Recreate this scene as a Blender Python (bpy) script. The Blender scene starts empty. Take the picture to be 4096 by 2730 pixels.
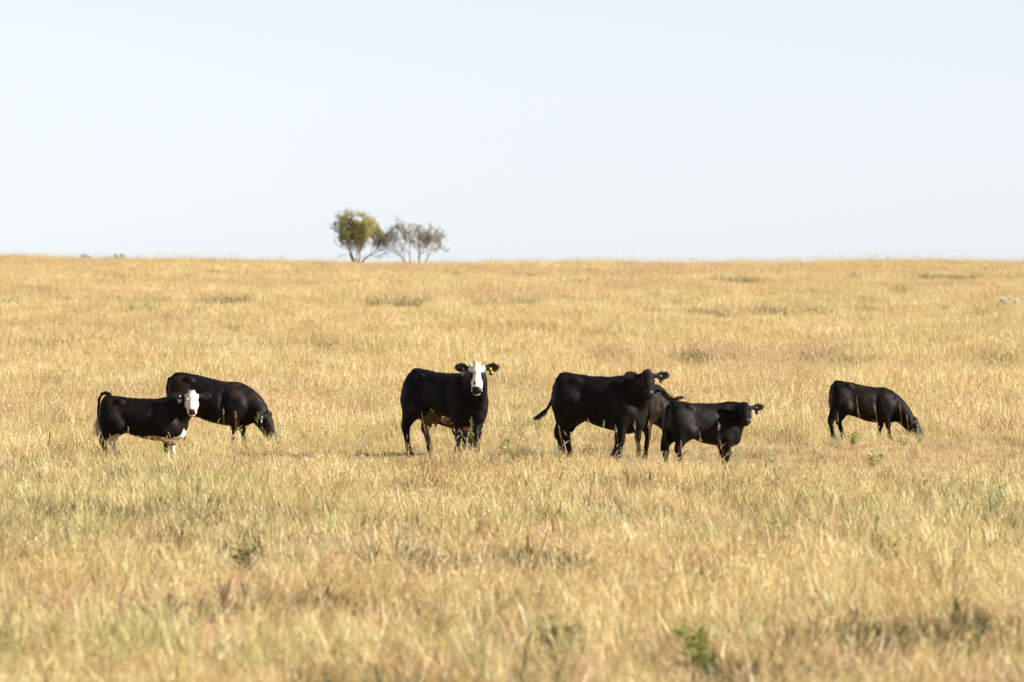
import bpy, math, random
import numpy as np
from mathutils import Vector, Matrix

SC = bpy.context.scene
COL = SC.collection
R = math.radians
random.seed(7)
rng = np.random.default_rng(7)

# ------------------------------------------------------------------ camera
CAM_H = 2.3
LENS = 200.0
F = LENS / 36.0 * 4096.0            # focal length in photograph pixels
LEVEL = 1247.0                      # photograph row of the true horizontal
PITCH = math.atan((1365.0 - LEVEL) / F)
cam_d = bpy.data.cameras.new("camera")
cam = bpy.data.objects.new("camera", cam_d)
COL.objects.link(cam)
cam.location = (0, 0, CAM_H)
cam.rotation_euler = (R(90) - PITCH, 0, 0)
cam_d.lens = LENS
cam_d.sensor_width = 36.0
cam_d.clip_start = 0.5
cam_d.clip_end = 9000
cam_d.dof.use_dof = True
cam_d.dof.focus_distance = 95.0
cam_d.dof.aperture_fstop = 3.9
SC.camera = cam

# ------------------------------------------------------------------ light
SUN_EL = R(24.5)
SUN_AZ = R(13)                      # towards the camera's side from due right
to_sun = Vector((math.cos(SUN_EL) * math.cos(SUN_AZ), -math.cos(SUN_EL) * math.sin(SUN_AZ), math.sin(SUN_EL)))
world = bpy.data.worlds.new("World")
SC.world = world
world.use_nodes = True
wn = world.node_tree
bg = wn.nodes["Background"]
sky = wn.nodes.new("ShaderNodeTexSky")
sky.sky_type = 'NISHITA'
sky.sun_disc = False
sky.sun_elevation = SUN_EL
sky.sun_rotation = R(90) + SUN_AZ
sky.altitude = 400
sky.air_density = 0.6
sky.dust_density = 0.12
sky.ozone_density = 4.0
hsv = wn.nodes.new("ShaderNodeHueSaturation")       # the camera's pale rendering of the sky
hsv.inputs["Saturation"].default_value = 0.18
wn.links.new(sky.outputs[0], hsv.inputs["Color"])
wbm = wn.nodes.new("ShaderNodeMix"); wbm.data_type = 'RGBA'; wbm.blend_type = 'MULTIPLY'
wbm.inputs[0].default_value = 1.0; wbm.inputs[7].default_value = (0.965, 0.972, 0.985, 1)
wn.links.new(hsv.outputs[0], wbm.inputs[6]); wn.links.new(wbm.outputs[2], bg.inputs[0])
bg.inputs[1].default_value = 0.068
sun_d = bpy.data.lights.new("sun", 'SUN')
sun_d.energy = 5.0
sun_d.angle = R(0.5)
sun_d.color = (1.0, 0.94, 0.84)
sun = bpy.data.objects.new("sun", sun_d)
COL.objects.link(sun)
sun.rotation_euler = to_sun.to_track_quat('Z', 'Y').to_euler()
SC.view_settings.view_transform = 'Standard'
SC.view_settings.look = 'None'
SC.view_settings.gamma = 1.0
SC.view_settings.use_curve_mapping = False
SC.view_settings.exposure = 1.2

# ------------------------------------------------------------------ helpers
def tag(o, label=None, cat=None, group=None, kind=None):
    if label: o['label'] = label
    if cat: o['category'] = cat
    if group: o['group'] = group
    if kind: o['kind'] = kind
    return o

def empty(name, loc, rz=0.0):
    o = bpy.data.objects.new(name, None)
    COL.objects.link(o)
    o.location = loc
    o.rotation_euler = (0, 0, rz)
    o.empty_display_size = 0.1
    return o

def mesh_obj(name, V, Fc, mat=None, parent=None, smooth=False, link=True):
    me = bpy.data.meshes.new(name)
    V = np.asarray(V, dtype=np.float32)
    me.vertices.add(len(V))
    me.vertices.foreach_set("co", V.ravel())
    if isinstance(Fc, np.ndarray):
        n, k = Fc.shape
        me.loops.add(n * k)
        me.loops.foreach_set("vertex_index", Fc.astype(np.int32).ravel())
        me.polygons.add(n)
        me.polygons.foreach_set("loop_start", np.arange(0, n * k, k, dtype=np.int32))
    else:
        tot = sum(len(f) for f in Fc)
        me.loops.add(tot)
        me.loops.foreach_set("vertex_index", np.fromiter((i for f in Fc for i in f), dtype=np.int32, count=tot))
        me.polygons.add(len(Fc))
        st = np.cumsum([0] + [len(f) for f in Fc[:-1]]).astype(np.int32) if len(Fc) else np.zeros(0, np.int32)
        me.polygons.foreach_set("loop_start", st)
    me.update(calc_edges=True)
    me.validate()
    if smooth:
        me.polygons.foreach_set("use_smooth", np.ones(len(me.polygons), dtype=bool))
    if mat: me.materials.append(mat)
    o = bpy.data.objects.new(name, me)
    if link: COL.objects.link(o)
    if parent: o.parent = parent
    return o

def float_attr(me, name, vals):
    a = me.attributes.new(name, 'FLOAT', 'POINT')
    a.data.foreach_set("value", np.asarray(vals, dtype=np.float32))

def col_attr(me, name, vals):
    a = me.attributes.new(name, 'FLOAT_COLOR', 'POINT')
    v = np.ones((len(vals), 4), dtype=np.float32); v[:, :3] = vals
    a.data.foreach_set("color", v.ravel())

# ------------------------------------------------------------------ terrain shape
def _lut():
    D = np.arange(0, 9000, 1.0)
    knots = [(0, 0), (95, 0), (180, .0208), (350, .0199), (440, .0085), (520, -.03), (680, -.03), (760, 0), (9000, 0)]
    sl = np.interp(D, [k[0] for k in knots], [k[1] for k in knots])
    return D, np.concatenate([[0], np.cumsum(sl)[:-1]])
_LD, _LZ = _lut()
_RZ = float(np.interp(440, _LD, _LZ))
# hollows of greener growth, their shade put in as dark forbs: (photo px x, photo px y, half width px, strength)
HOLLOWS = [(21, 1211, 30, .8), (263, 1200, 50, .7), (336, 1212, 40, .9), (523, 1206, 60, 1), (552, 1237, 36, .7), (637, 1218, 30, .7),
    (829, 1223, 40, .8), (914, 1212, 50, .9), (884, 1094, 40, .5), (1506, 1214, 44, 1), (1608, 1212, 46, 1), (1677, 1209, 26, 1),
    (1940, 1224, 30, .8), (2103, 1212, 46, .7), (2337, 1209, 54, .8), (2100, 1100, 60, .4), (2330, 1090, 50, .5), (2872, 1260, 50, .9), (3081, 1244, 44, 1.1),
    (3086, 1271, 40, 1.1), (3268, 1272, 70, 1.2), (3461, 1240, 60, .6), (3703, 1107, 40, .7), (3830, 1108, 60, .7),
    (4023, 1112, 60, .8), (2965, 1118, 50, .7), (3593, 1158, 22, .6), (3241, 1445, 30, .9), (3307, 1456, 26, .6), (3390, 1458, 44, .6),
    (3973, 1461, 50, .7), (230, 1391, 70, .7), (110, 1396, 40, .5), (1080, 1391, 50, .6), (1330, 1395, 60, .5), (2750, 1433, 50, .5),
    (3420, 1110, 26, .5), (1830, 1100, 30, .5), (2610, 1250, 40, .4), (3900, 1262, 40, .5)]

def z_raw(x, y):
    x = np.asarray(x, dtype=np.float64); y = np.asarray(y, dtype=np.float64)
    z = np.interp(y, _LD, _LZ)
    t = np.clip((y - 110) / 330, 0, 1) ** 2
    w = np.clip((x / np.maximum(y, 30)) / 0.09, -1.6, 1.6)     # -1 .. 1 across the view
    z = z + t * (0.50 * np.clip(-(w + 0.30) / 0.7, 0, 1.8) ** 1.2 + 0.13 * np.clip((w - 0.2) / 0.8, 0, 1.8))
    amp = np.clip((y - 100) / 90, 0, 1) * np.clip((900 - y) / 200, 0, 1)
    z = z + amp * (0.15 * np.sin(x * .23 + y * .11 + 1.3) * np.sin(y * .145 - x * .05) + 0.06 * np.sin(x * .51 - y * .33) + .05 * np.sin(y * .47 + 2 * np.sin(x * .12)))
    z = z + 0.022 * np.sin(x * 1.1 + y * .7) * np.sin(y * .9 - x * .6) + .012 * np.sin(x * 2.7 + 1.1 * y)
    return z

def px_x(px, D): return (px - 2048.0) / F * D
def row_of(z, D): return LEVEL - (z - CAM_H) / D * F
def solve_D(px, py):
    D = np.arange(30, 440, .5)
    rows = row_of(z_raw(px_x(px, D), D), D)
    k = np.where(rows <= py)[0]
    return float(D[k[0]]) if len(k) else 438.0
HOL = []
for (hx, hy, hw, hs) in HOLLOWS:
    d = solve_D(hx, hy + 14)
    HOL.append((px_x(hx, d), d, hw / F * d, hs))

def z_at(x, y):
    z = z_raw(x, y)
    for (hx, hy, hw, hs) in HOL:
        z = z - .10 * hs * np.exp(-((x - hx) / (hw * 1.1)) ** 2 - ((y - hy) / 3.2) ** 2)
    return z
def ground_pt(px, py):
    d = solve_D(px, py); x = px_x(px, d)
    return Vector((x, d, float(z_at(x, d))))
def at_D(px, D):
    x = px_x(px, D); return Vector((x, D, float(z_at(x, D))))
def W(px, py, D):
    return Vector((px_x(px, D), D, CAM_H + (LEVEL - py) / F * D))

# ------------------------------------------------------------------ node helper
def new_mat(name):
    m = bpy.data.materials.new(name); m.use_nodes = True
    nt = m.node_tree; nt.nodes.clear()
    return m, nt
def N(nt, t, **kw):
    n = nt.nodes.new(t)
    for k, v in kw.items():
        if k.startswith('i_'): n.inputs[k[2:].replace('_', ' ')].default_value = v
        else: setattr(n, k, v)
    return n
def ramp(nt, stops, interp='LINEAR'):
    r = nt.nodes.new("ShaderNodeValToRGB"); cr = r.color_ramp; cr.interpolation = interp
    while len(cr.elements) < len(stops): cr.elements.new(0.5)
    for e, (p, c) in zip(cr.elements, stops): e.position = p; e.color = (*c, 1)
    return r

# ------------------------------------------------------------------ ground
def ground_material():
    m, nt = new_mat("thatch_soil")
    L = nt.links.new
    out = N(nt, "ShaderNodeOutputMaterial"); b = N(nt, "ShaderNodeBsdfPrincipled")
    b.inputs["Roughness"].default_value = .95; b.inputs["Specular IOR Level"].default_value = .1
    g = N(nt, "ShaderNodeNewGeometry")
    n1 = N(nt, "ShaderNodeTexNoise"); n1.inputs["Scale"].default_value = .35; n1.inputs["Detail"].default_value = 8
    n2 = N(nt, "ShaderNodeTexNoise"); n2.inputs["Scale"].default_value = 9; n2.inputs["Detail"].default_value = 6
    L(g.outputs["Position"], n1.inputs["Vector"]); L(g.outputs["Position"], n2.inputs["Vector"])
    r1 = ramp(nt, [(.3, (.20, .135, .07)), (.5, (.32, .23, .115)), (.7, (.42, .31, .16))])
    mx = N(nt, "ShaderNodeMix", data_type='RGBA', blend_type='MULTIPLY'); mx.inputs[0].default_value = .7
    r2 = ramp(nt, [(.3, (.5, .45, .4)), (.6, (1, 1, 1))])
    L(n1.outputs[0], r1.inputs[0]); L(n2.outputs[0], r2.inputs[0])
    L(r1.outputs[0], mx.inputs[6]); L(r2.outputs[0], mx.inputs[7]); L(mx.outputs[2], b.inputs["Base Color"])
    bp = N(nt, "ShaderNodeBump"); bp.inputs["Distance"].default_value = .05; L(n2.outputs[0], bp.inputs["Height"]); L(bp.outputs[0], b.inputs["Normal"])
    L(b.outputs[0], out.inputs[0])
    return m

def build_ground():
    ys = np.concatenate([np.linspace(-60, 25, 12), np.arange(27, 130, .8), np.arange(130, 470, 1.1), np.linspace(472, 800, 90), np.linspace(830, 6000, 20)])
    us = np.concatenate([np.linspace(-6, -1.6, 12), np.linspace(-1.5, 1.5, 260), np.linspace(1.6, 6, 12)])
    Y, U = np.meshgrid(ys, us, indexing='ij')
    X = U * (0.09 * np.maximum(Y, 0) + 6)
    X = np.where(np.abs(U) > 1.55, np.sign(U) * ((np.abs(U) - 1.5) * 700 + 1.5 * (0.09 * np.maximum(Y, 0) + 6)), X)
    Z = z_at(X, Y)
    V = np.stack([X, Y, Z], -1).reshape(-1, 3)
    ny, nx = X.shape
    i = np.arange(ny - 1)[:, None] * nx + np.arange(nx - 1)[None]
    Fc = np.stack([i, i + 1, i + nx + 1, i + nx], -1).reshape(-1, 4)
    o = mesh_obj("ground", V, Fc, ground_material(), smooth=True)
    tag(o, kind='structure', label='dry grassland soil and thatch rising to a low ridge')
build_ground()

# ------------------------------------------------------------------ grass
def grass_material(name, stops, green, green_amt=.5, trans=.35):
    """straw colours vary by blade and by tuft; patches of greener growth follow the ground"""
    m, nt = new_mat(name); L = nt.links.new
    out = N(nt, "ShaderNodeOutputMaterial")
    g = N(nt, "ShaderNodeNewGeometry"); oi = N(nt, "ShaderNodeObjectInfo")
    at = N(nt, "ShaderNodeAttribute", attribute_name="tint")
    n1 = N(nt, "ShaderNodeTexNoise"); n1.inputs["Scale"].default_value = .16; n1.inputs["Detail"].default_value = 5; n1.inputs["Roughness"].default_value = .6
    n2 = N(nt, "ShaderNodeTexNoise"); n2.inputs["Scale"].default_value = .55; n2.inputs["Detail"].default_value = 4
    mp = N(nt, "ShaderNodeMapping"); mp.inputs["Scale"].default_value = (1, .45, .3)
    L(g.outputs["Position"], mp.inputs[0]); L(mp.outputs[0], n1.inputs["Vector"]); L(mp.outputs[0], n2.inputs["Vector"])
    # factor = .45 random + .3 tint + .5 (noise-.5)
    a1 = N(nt, "ShaderNodeMath", operation='MULTIPLY_ADD'); a1.inputs[1].default_value = .42; L(oi.outputs["Random"], a1.inputs[0])
    a0 = N(nt, "ShaderNodeMath", operation='MULTIPLY'); a0.inputs[1].default_value = .46; L(at.outputs["Fac"], a0.inputs[0]); L(a0.outputs[0], a1.inputs[2])
    a2 = N(nt, "ShaderNodeMath", operation='MULTIPLY_ADD'); a2.inputs[1].default_value = 1.5; a2.inputs[2].default_value = -.68; L(n2.outputs[0], a2.inputs[0])
    a3 = N(nt, "ShaderNodeMath", operation='ADD'); L(a1.outputs[0], a3.inputs[0]); L(a2.outputs[0], a3.inputs[1])
    rp = ramp(nt, stops); L(a3.outputs[0], rp.inputs[0])
    gm = N(nt, "ShaderNodeMapRange"); gm.inputs["From Min"].default_value = .46; gm.inputs["From Max"].default_value = .68; gm.inputs["To Max"].default_value = green_amt
    L(n1.outputs[0], gm.inputs["Value"])
    # some blades greener
    gb = N(nt, "ShaderNodeMath", operation='FRACT'); gx = N(nt, "ShaderNodeMath", operation='MULTIPLY'); gx.inputs[1].default_value = 7.31
    L(at.outputs["Fac"], gx.inputs[0]); L(gx.outputs[0], gb.inputs[0])
    gg = N(nt, "ShaderNodeMapRange"); gg.inputs["From Min"].default_value = .62; gg.inputs["From Max"].default_value = .8; gg.inputs["To Max"].default_value = green_amt * .8; L(gb.outputs[0], gg.inputs["Value"])
    ga = N(nt, "ShaderNodeMath", operation='ADD', use_clamp=True); L(gm.outputs[0], ga.inputs[0]); L(gg.outputs[0], ga.inputs[1])
    mix = N(nt, "ShaderNodeMix", data_type='RGBA'); mix.inputs[7].default_value = (*green, 1)
    L(ga.outputs[0], mix.inputs[0]); L(rp.outputs[0], mix.inputs[6])
    d = N(nt, "ShaderNodeBsdfDiffuse"); t = N(nt, "ShaderNodeBsdfTranslucent"); ms = N(nt, "ShaderNodeMixShader"); ms.inputs[0].default_value = trans
    L(mix.outputs[2], d.inputs[0]); L(mix.outputs[2], t.inputs[0]); L(d.outputs[0], ms.inputs[1]); L(t.outputs[0], ms.inputs[2])
    gl = N(nt, "ShaderNodeBsdfGlossy"); gl.inputs["Roughness"].default_value = .45; gl.inputs["Color"].default_value = (.9, .85, .75, 1)
    m2 = N(nt, "ShaderNodeMixShader"); m2.inputs[0].default_value = .05; L(ms.outputs[0], m2.inputs[1]); L(gl.outputs[0], m2.inputs[2])
    L(m2.outputs[0], out.inputs[0])
    return m

STRAW = grass_material("straw_grass", [(.05, (.29, .185, .078)), (.28, (.49, .345, .142)), (.5, (.62, .465, .20)), (.72, (.70, .555, .275)), (.95, (.79, .67, .39))], (.50, .45, .20), .26)
RUSSET = grass_material("russet_grass", [(.05, (.28, .155, .08)), (.4, (.53, .35, .185)), (.8, (.70, .51, .31))], (.48, .40, .19), .3)
GREENISH = grass_material("green_grass", [(.05, (.22, .22, .08)), (.4, (.42, .39, .15)), (.8, (.60, .53, .25))], (.38, .39, .15), .35)
SAGE = grass_material("sage_leaf", [(.05, (.28, .30, .19)), (.5, (.44, .45, .31)), (.9, (.60, .60, .43))], (.40, .43, .25), .3)
WEED = grass_material("weed_leaf", [(.05, (.10, .15, .03)), (.5, (.24, .30, .06)), (.9, (.42, .42, .12))], (.24, .32, .06), .4)
DARKWEED = grass_material("dark_forb_leaf", [(.05, (.07, .055, .03)), (.5, (.17, .13, .055)), (.9, (.30, .22, .10))], (.11, .14, .04), .5)

class Blades:
    def __init__(s): s.V = []; s.F = []; s.T = []; s.n = 0
    def strip(s, pts, widths, side, tint):
        """flat ribbon; pts (k,3), last point is the tip"""
        k = len(pts); side = np.asarray(side)
        base = s.n
        for j in range(k - 1):
            s.V.append(pts[j] - side * widths[j] / 2); s.V.append(pts[j] + side * widths[j] / 2)
        s.V.append(pts[-1])
        for j in range(k - 2): s.F.append((base + 2 * j, base + 2 * j + 1, base + 2 * j + 3, base + 2 * j + 2))
        s.F.append((base + 2 * (k - 2), base + 2 * (k - 2) + 1, base + 2 * (k - 1)))
        n = 2 * (k - 1) + 1; s.n += n; s.T += [tint] * n
    def leaf(s, p, d, length, width, nrm, tint):
        d = d / (np.linalg.norm(d) + 1e-9); side = np.cross(d, nrm); side /= (np.linalg.norm(side) + 1e-9)
        up = np.cross(side, d)
        base = s.n
        s.V += [p, p + d * length * .45 + side * width / 2 + up * length * .05, p + d * length - up * length * .12, p + d * length * .45 - side * width / 2 + up * length * .05]
        s.F += [(base, base + 1, base + 2), (base, base + 2, base + 3)]; s.n += 4; s.T += [tint] * 4
    def build(s, name, mat, parent=None, link=True):
        o = mesh_obj(name, np.array(s.V), s.F, mat, parent, link=link)
        float_attr(o.data, "tint", s.T)
        return o

def make_tuft(nb, h, spread, width, lean, curl, heads=0.0, hvar=.4, messy=0.0):
    B = Blades()
    for _ in range(nb):
        a = rng.uniform(0, 2 * math.pi); r = spread * math.sqrt(rng.uniform())
        p = np.array([r * math.cos(a), r * math.sin(a), -.02])
        hh = h * rng.uniform(1 - hvar, 1 + hvar * .6)
        la = a + rng.normal(0, .9); l = abs(rng.normal(lean, lean * .6))
        hd = np.array([math.cos(la), math.sin(la), 0])
        k = 4; pts = []; c = curl * rng.uniform(.3, 1.6)
        q = p.copy(); ang = l * .5
        for j in range(k + 1):
            pts.append(q.copy()); ang += c / k
            q = q + (hd * math.sin(ang) + np.array([0, 0, 1]) * math.cos(ang)) * hh / k
        if messy and rng.uniform() < messy:
            tw = rng.normal(0, .12, 3) * hh; pts[2] = pts[2] + tw; pts[3] = pts[3] + tw * 1.5
        fa = rng.uniform(0, math.pi); side = np.array([math.cos(fa), math.sin(fa), 0])
        w = width * rng.uniform(.6, 1.4)
        tint = rng.uniform()
        if rng.uniform() < heads:
            ws = [w * .5, w * .45, w * .4, w * .35]
            B.strip(pts, ws, side, tint)
            tip = pts[-1]; dirv = pts[-1] - pts[-2]; dirv /= np.linalg.norm(dirv)
            for _h in range(7):
                t = _h / 7; o = tip - dirv * (.14 * h * t)
                dd = dirv + rng.normal(0, .35, 3)
                B.leaf(o, dd, .045 * (h / .6) * rng.uniform(.7, 1.3), w * 1.3, rng.normal(0, 1, 3), tint * .5 + .3)
        else:
            B.strip(pts, [w, w * .95, w * .8, w * .5], side, tint)
    return B

src = bpy.data.collections.new("grass_sources")
def add_src(i, B, mat):
    o = B.build("tuft_%02d" % i, mat, link=False); src.objects.link(o)
# near kinds 0-7
add_src(0, make_tuft(48, .22, .18, .0060, .50, 1.5, 0, messy=.8), STRAW)
add_src(1, make_tuft(40, .26, .15, .0060, .30, .7, 0, messy=.4), STRAW)
add_src(2, make_tuft(36, .30, .12, .0060, .22, .5, .25, messy=.2), STRAW)
add_src(3, make_tuft(46, .22, .20, .0060, .55, 1.5, 0, messy=.85), RUSSET)
add_src(4, make_tuft(34, .28, .12, .0070, .25, .5, 0), GREENISH)
add_src(5, make_tuft(10, .46, .14, .0048, .15, .35, .9), STRAW)       # tall seeding stalks
add_src(6, make_tuft(30, .17, .16, .009, .55, .8, 0, messy=.6), SAGE)
add_src(7, make_tuft(24, .24, .14, .014, .6, .7, 0, messy=.6), DARKWEED)
# far kinds 8-12: wider clumps, tall prairie grass
add_src(8, make_tuft(42, .46, .30, .011, .16, .35, .15, messy=.15), STRAW)
add_src(9, make_tuft(42, .40, .34, .012, .24, .5, 0, messy=.3), STRAW)
add_src(10, make_tuft(36, .44, .28, .011, .18, .4, .2), RUSSET)
add_src(11, make_tuft(34, .36, .30, .013, .25, .5, 0, messy=.3), GREENISH)
add_src(12, make_tuft(44, .26, .34, .022, .55, .7, 0, messy=.6), DARKWEED)
add_src(13, make_tuft(9, .74, .28, .0075, .12, .25, 1.0), STRAW)

def vnoise(x, y, s, seed):
    """cheap value noise for patchiness"""
    def h(i, j):
        v = np.sin(i * 127.1 + j * 311.7 + seed * 74.7) * 43758.5453
        return v - np.floor(v)
    x = x * s; y = y * s; i = np.floor(x); j = np.floor(y); fx = x - i; fy = y - j
    fx = fx * fx * (3 - 2 * fx); fy = fy * fy * (3 - 2 * fy)
    return (h(i, j) * (1 - fx) + h(i + 1, j) * fx) * (1 - fy) + (h(i, j + 1) * (1 - fx) + h(i + 1, j + 1) * fx) * fy
def fbm(x, y, s, seed): return .6 * vnoise(x, y, s, seed) + .4 * vnoise(x, y, s * 2.3, seed + 3)

COW_SPOTS = []     # filled below: (x, y, radius) where no tall stalks grow

def scatter():
    X, Y, I, S, T = [], [], [], [], []
    def zone(d0, d1, dens, extra, kinds, fn_scale):
        n_rows = int((d1 - d0) / 2) + 1
        for d in np.linspace(d0, d1, n_rows, endpoint=False):
            step = (d1 - d0) / n_rows
            hw = .0905 * d + extra
            n = int(2 * hw * step * dens)
            x = rng.uniform(-hw, hw, n); y = rng.uniform(d, d + step, n)
            kinds(x, y)
    def push(x, y, i, s, tilt):
        X.append(x); Y.append(y); I.append(i); S.append(s); T.append(tilt)
    def near(x, y):
        n = len(x); r = rng.uniform(size=n)
        g = fbm(x, y * .6, .22, 1); ru = fbm(x, y * .6, .30, 5); sg = fbm(x, y * .6, .5, 9); th = fbm(x, y, .25, 13)
        i = np.where(r < .34, 0, np.where(r < .74, 1, 2))
        r2 = rng.uniform(size=n)
        i = np.where(r2 < np.clip((g - .50) * 1.3, .03, .30), 4, i)
        i = np.where(r2 > 1 - np.clip((ru - .36) * 2.4 + .10, .10, .75), 3, i)
        r3 = rng.uniform(size=n)
        i = np.where(r3 < np.clip((sg - .62) * 1.6, .004, .5) * .5, 6, i)
        i = np.where(r3 > 1 - np.clip((fbm(x, y * .7, .8, 21) - .60) * 3, .008, .7) , 7, i)
        i = np.where((rng.uniform(size=n) < .035), 5, i)
        s = rng.uniform(.75, 1.2, n) * (.72 + .55 * th)
        w = x / y / .09                     # the herd has grazed and trampled the ground round it
        lo = np.where(w > .18, 79.5, 87.6) + 1.2 * np.sin(x * .9) ; hi = np.where(w > .18, 101, 96)
        band = 1 / (1 + np.exp(-(y - lo) * 1.6)) / (1 + np.exp((y - hi) * .6)) * (w > -.42)
        s = s * np.where((w < -.42) & (y > 90.5) & (y < 94.6), 1.3, 1.0)
        s = s * (1 - .42 * band)
        shade = 1 / (1 + np.exp(-(y - 84.6) * 2)) / (1 + np.exp((y - 92.5) * 1.5)) * (w > -.60) * (w < -.16)
        s = s * (1 - .68 * shade)
        i = np.where((w > .18) & (rng.uniform(size=n) < .35 * band), 3, i)
        i = np.where((i == 4) & (w > .18) & (rng.uniform(size=n) < .7 * band), 0, i)
        push(x, y, i, s, rng.normal(0, .13, n))
    def far(x, y):
        n = len(x); r = rng.uniform(size=n)
        g = fbm(x, y * .35, .10, 2); ru = fbm(x, y * .35, .13, 6); th = fbm(x, y * .5, .16, 14)
        i = np.where(r < .5, 8, 9)
        r2 = rng.uniform(size=n)
        i = np.where(r2 < np.clip((g - .54) * 1.4, .03, .3), 11, i)
        i = np.where(r2 > 1 - np.clip((ru - .44) * 2.6, .05, .6), 10, i)
        i = np.where(rng.uniform(size=n) > 1 - np.clip((fbm(x * .8, y * .4, .33, 31) - .62) * 2.0, .004, .42), 12, i)
        i = np.where(rng.uniform(size=n) < .05, 13, i)
        s = rng.uniform(.75, 1.2, n) * (.62 + .6 * th)
        for (hx, hy, hw, hs) in HOL:
            q = np.exp(-((x - hx) / hw) ** 2 - ((y - hy) / 2.0) ** 2) * hs
            sel = rng.uniform(size=n) < q * 1.2
            i = np.where(sel, np.where(rng.uniform(size=n) < .72, 12, 11), i)
            s = s * (1 - .40 * np.clip(q, 0, 1))
            front = np.exp(-((x - hx) / (hw * 1.15)) ** 4) * (y > hy - 11) * (y < hy - 1.2)
            s = s * (1 - .5 * np.clip(hs, 0, 1) * front)
        push(x, y, i, s, rng.normal(0, .10, n))
    for (hx, hy, hw, hs) in HOL:           # low forbs, dark to give the hollows' shade as well as their growth
        n = int(150 * hw * hs) + 20
        px_ = hx + rng.normal(0, hw * .80, n); py_ = hy + rng.normal(0, 1.1, n) + .8 * np.sin(px_ * 1.3 + hy)
        push(px_, py_, np.where(rng.uniform(size=n) < .74, 12, np.where(rng.uniform(size=n) < .6, 11, 10)), rng.uniform(.55, 1.4, n) * (.85 + .35 * hs), rng.normal(0, .15, n))
    zone(29, 60, 15, 3.2, near, None)
    zone(60, 112, 18, 3.4, near, None)
    zone(112, 138, 9, 3.6, near, None)
    zone(108, 138, 4, 3.6, far, None)
    zone(138, 250, 7.5, 4, far, None)
    zone(250, 452, 5.0, 4, far, None)
    zone(452, 500, 2.0, 5, far, None)
    x = np.concatenate(X); y = np.concatenate(Y); i = np.concatenate(I); s = np.concatenate(S); t = np.concatenate(T)
    keep = np.ones(len(x), bool)
    for (cx, cy, cr) in COW_SPOTS:
        d2 = (x - cx) ** 2 + (y - cy) ** 2
        s = np.where(d2 < cr * cr, s * .75, s)
        keep &= ~((d2 < cr * cr) & ((i == 5) | (i == 2)))
    x, y, i, s, t = x[keep], y[keep], i[keep], s[keep], t[keep]
    z = z_at(x, y)
    me = bpy.data.meshes.new("grass")
    me.vertices.add(len(x)); me.vertices.foreach_set("co", np.stack([x, y, z], -1).astype(np.float32).ravel())
    a = me.attributes.new("kind_index", 'INT', 'POINT'); a.data.foreach_set("value", i.astype(np.int32))
    a = me.attributes.new("size", 'FLOAT', 'POINT'); a.data.foreach_set("value", s.astype(np.float32))
    rot = np.stack([t, rng.normal(0, .12, len(x)), rng.uniform(0, 2 * math.pi, len(x))], -1).astype(np.float32)
    a = me.attributes.new("turn", 'FLOAT_VECTOR', 'POINT'); a.data.foreach_set("vector", rot.ravel())
    o = bpy.data.objects.new("grass", me); COL.objects.link(o)
    tag(o, kind='stuff', label='dry golden prairie grass with green and russet patches covering the field', cat='grass')
    ng = bpy.data.node_groups.new("grass_scatter", 'GeometryNodeTree')
    ng.interface.new_socket("Geometry", in_out='INPUT', socket_type='NodeSocketGeometry')
    ng.interface.new_socket("Geometry", in_out='OUTPUT', socket_type='NodeSocketGeometry')
    gi = ng.nodes.new("NodeGroupInput"); go = ng.nodes.new("NodeGroupOutput")
    ci = ng.nodes.new("GeometryNodeCollectionInfo"); ci.inputs["Collection"].default_value = src
    ci.inputs["Separate Children"].default_value = True; ci.inputs["Reset Children"].default_value = True
    iop = ng.nodes.new("GeometryNodeInstanceOnPoints"); iop.inputs["Pick Instance"].default_value = True
    def na(name, t):
        q = ng.nodes.new("GeometryNodeInputNamedAttribute"); q.data_type = t; q.inputs["Name"].default_value = name; return q
    ki = na("kind_index", 'INT'); sz = na("size", 'FLOAT'); tr = na("turn", 'FLOAT_VECTOR')
    er = ng.nodes.new("FunctionNodeEulerToRotation")
    L = ng.links.new
    L(gi.outputs[0], iop.inputs["Points"]); L(ci.outputs[0], iop.inputs["Instance"])
    L(ki.outputs[0], iop.inputs["Instance Index"]); L(sz.outputs[0], iop.inputs["Scale"])
    L(tr.outputs[0], er.inputs[0]); L(er.outputs[0], iop.inputs["Rotation"])
    L(iop.outputs[0], go.inputs[0])
    md = o.modifiers.new("scatter", 'NODES'); md.node_group = ng
    print("grass tufts", len(x))

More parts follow.
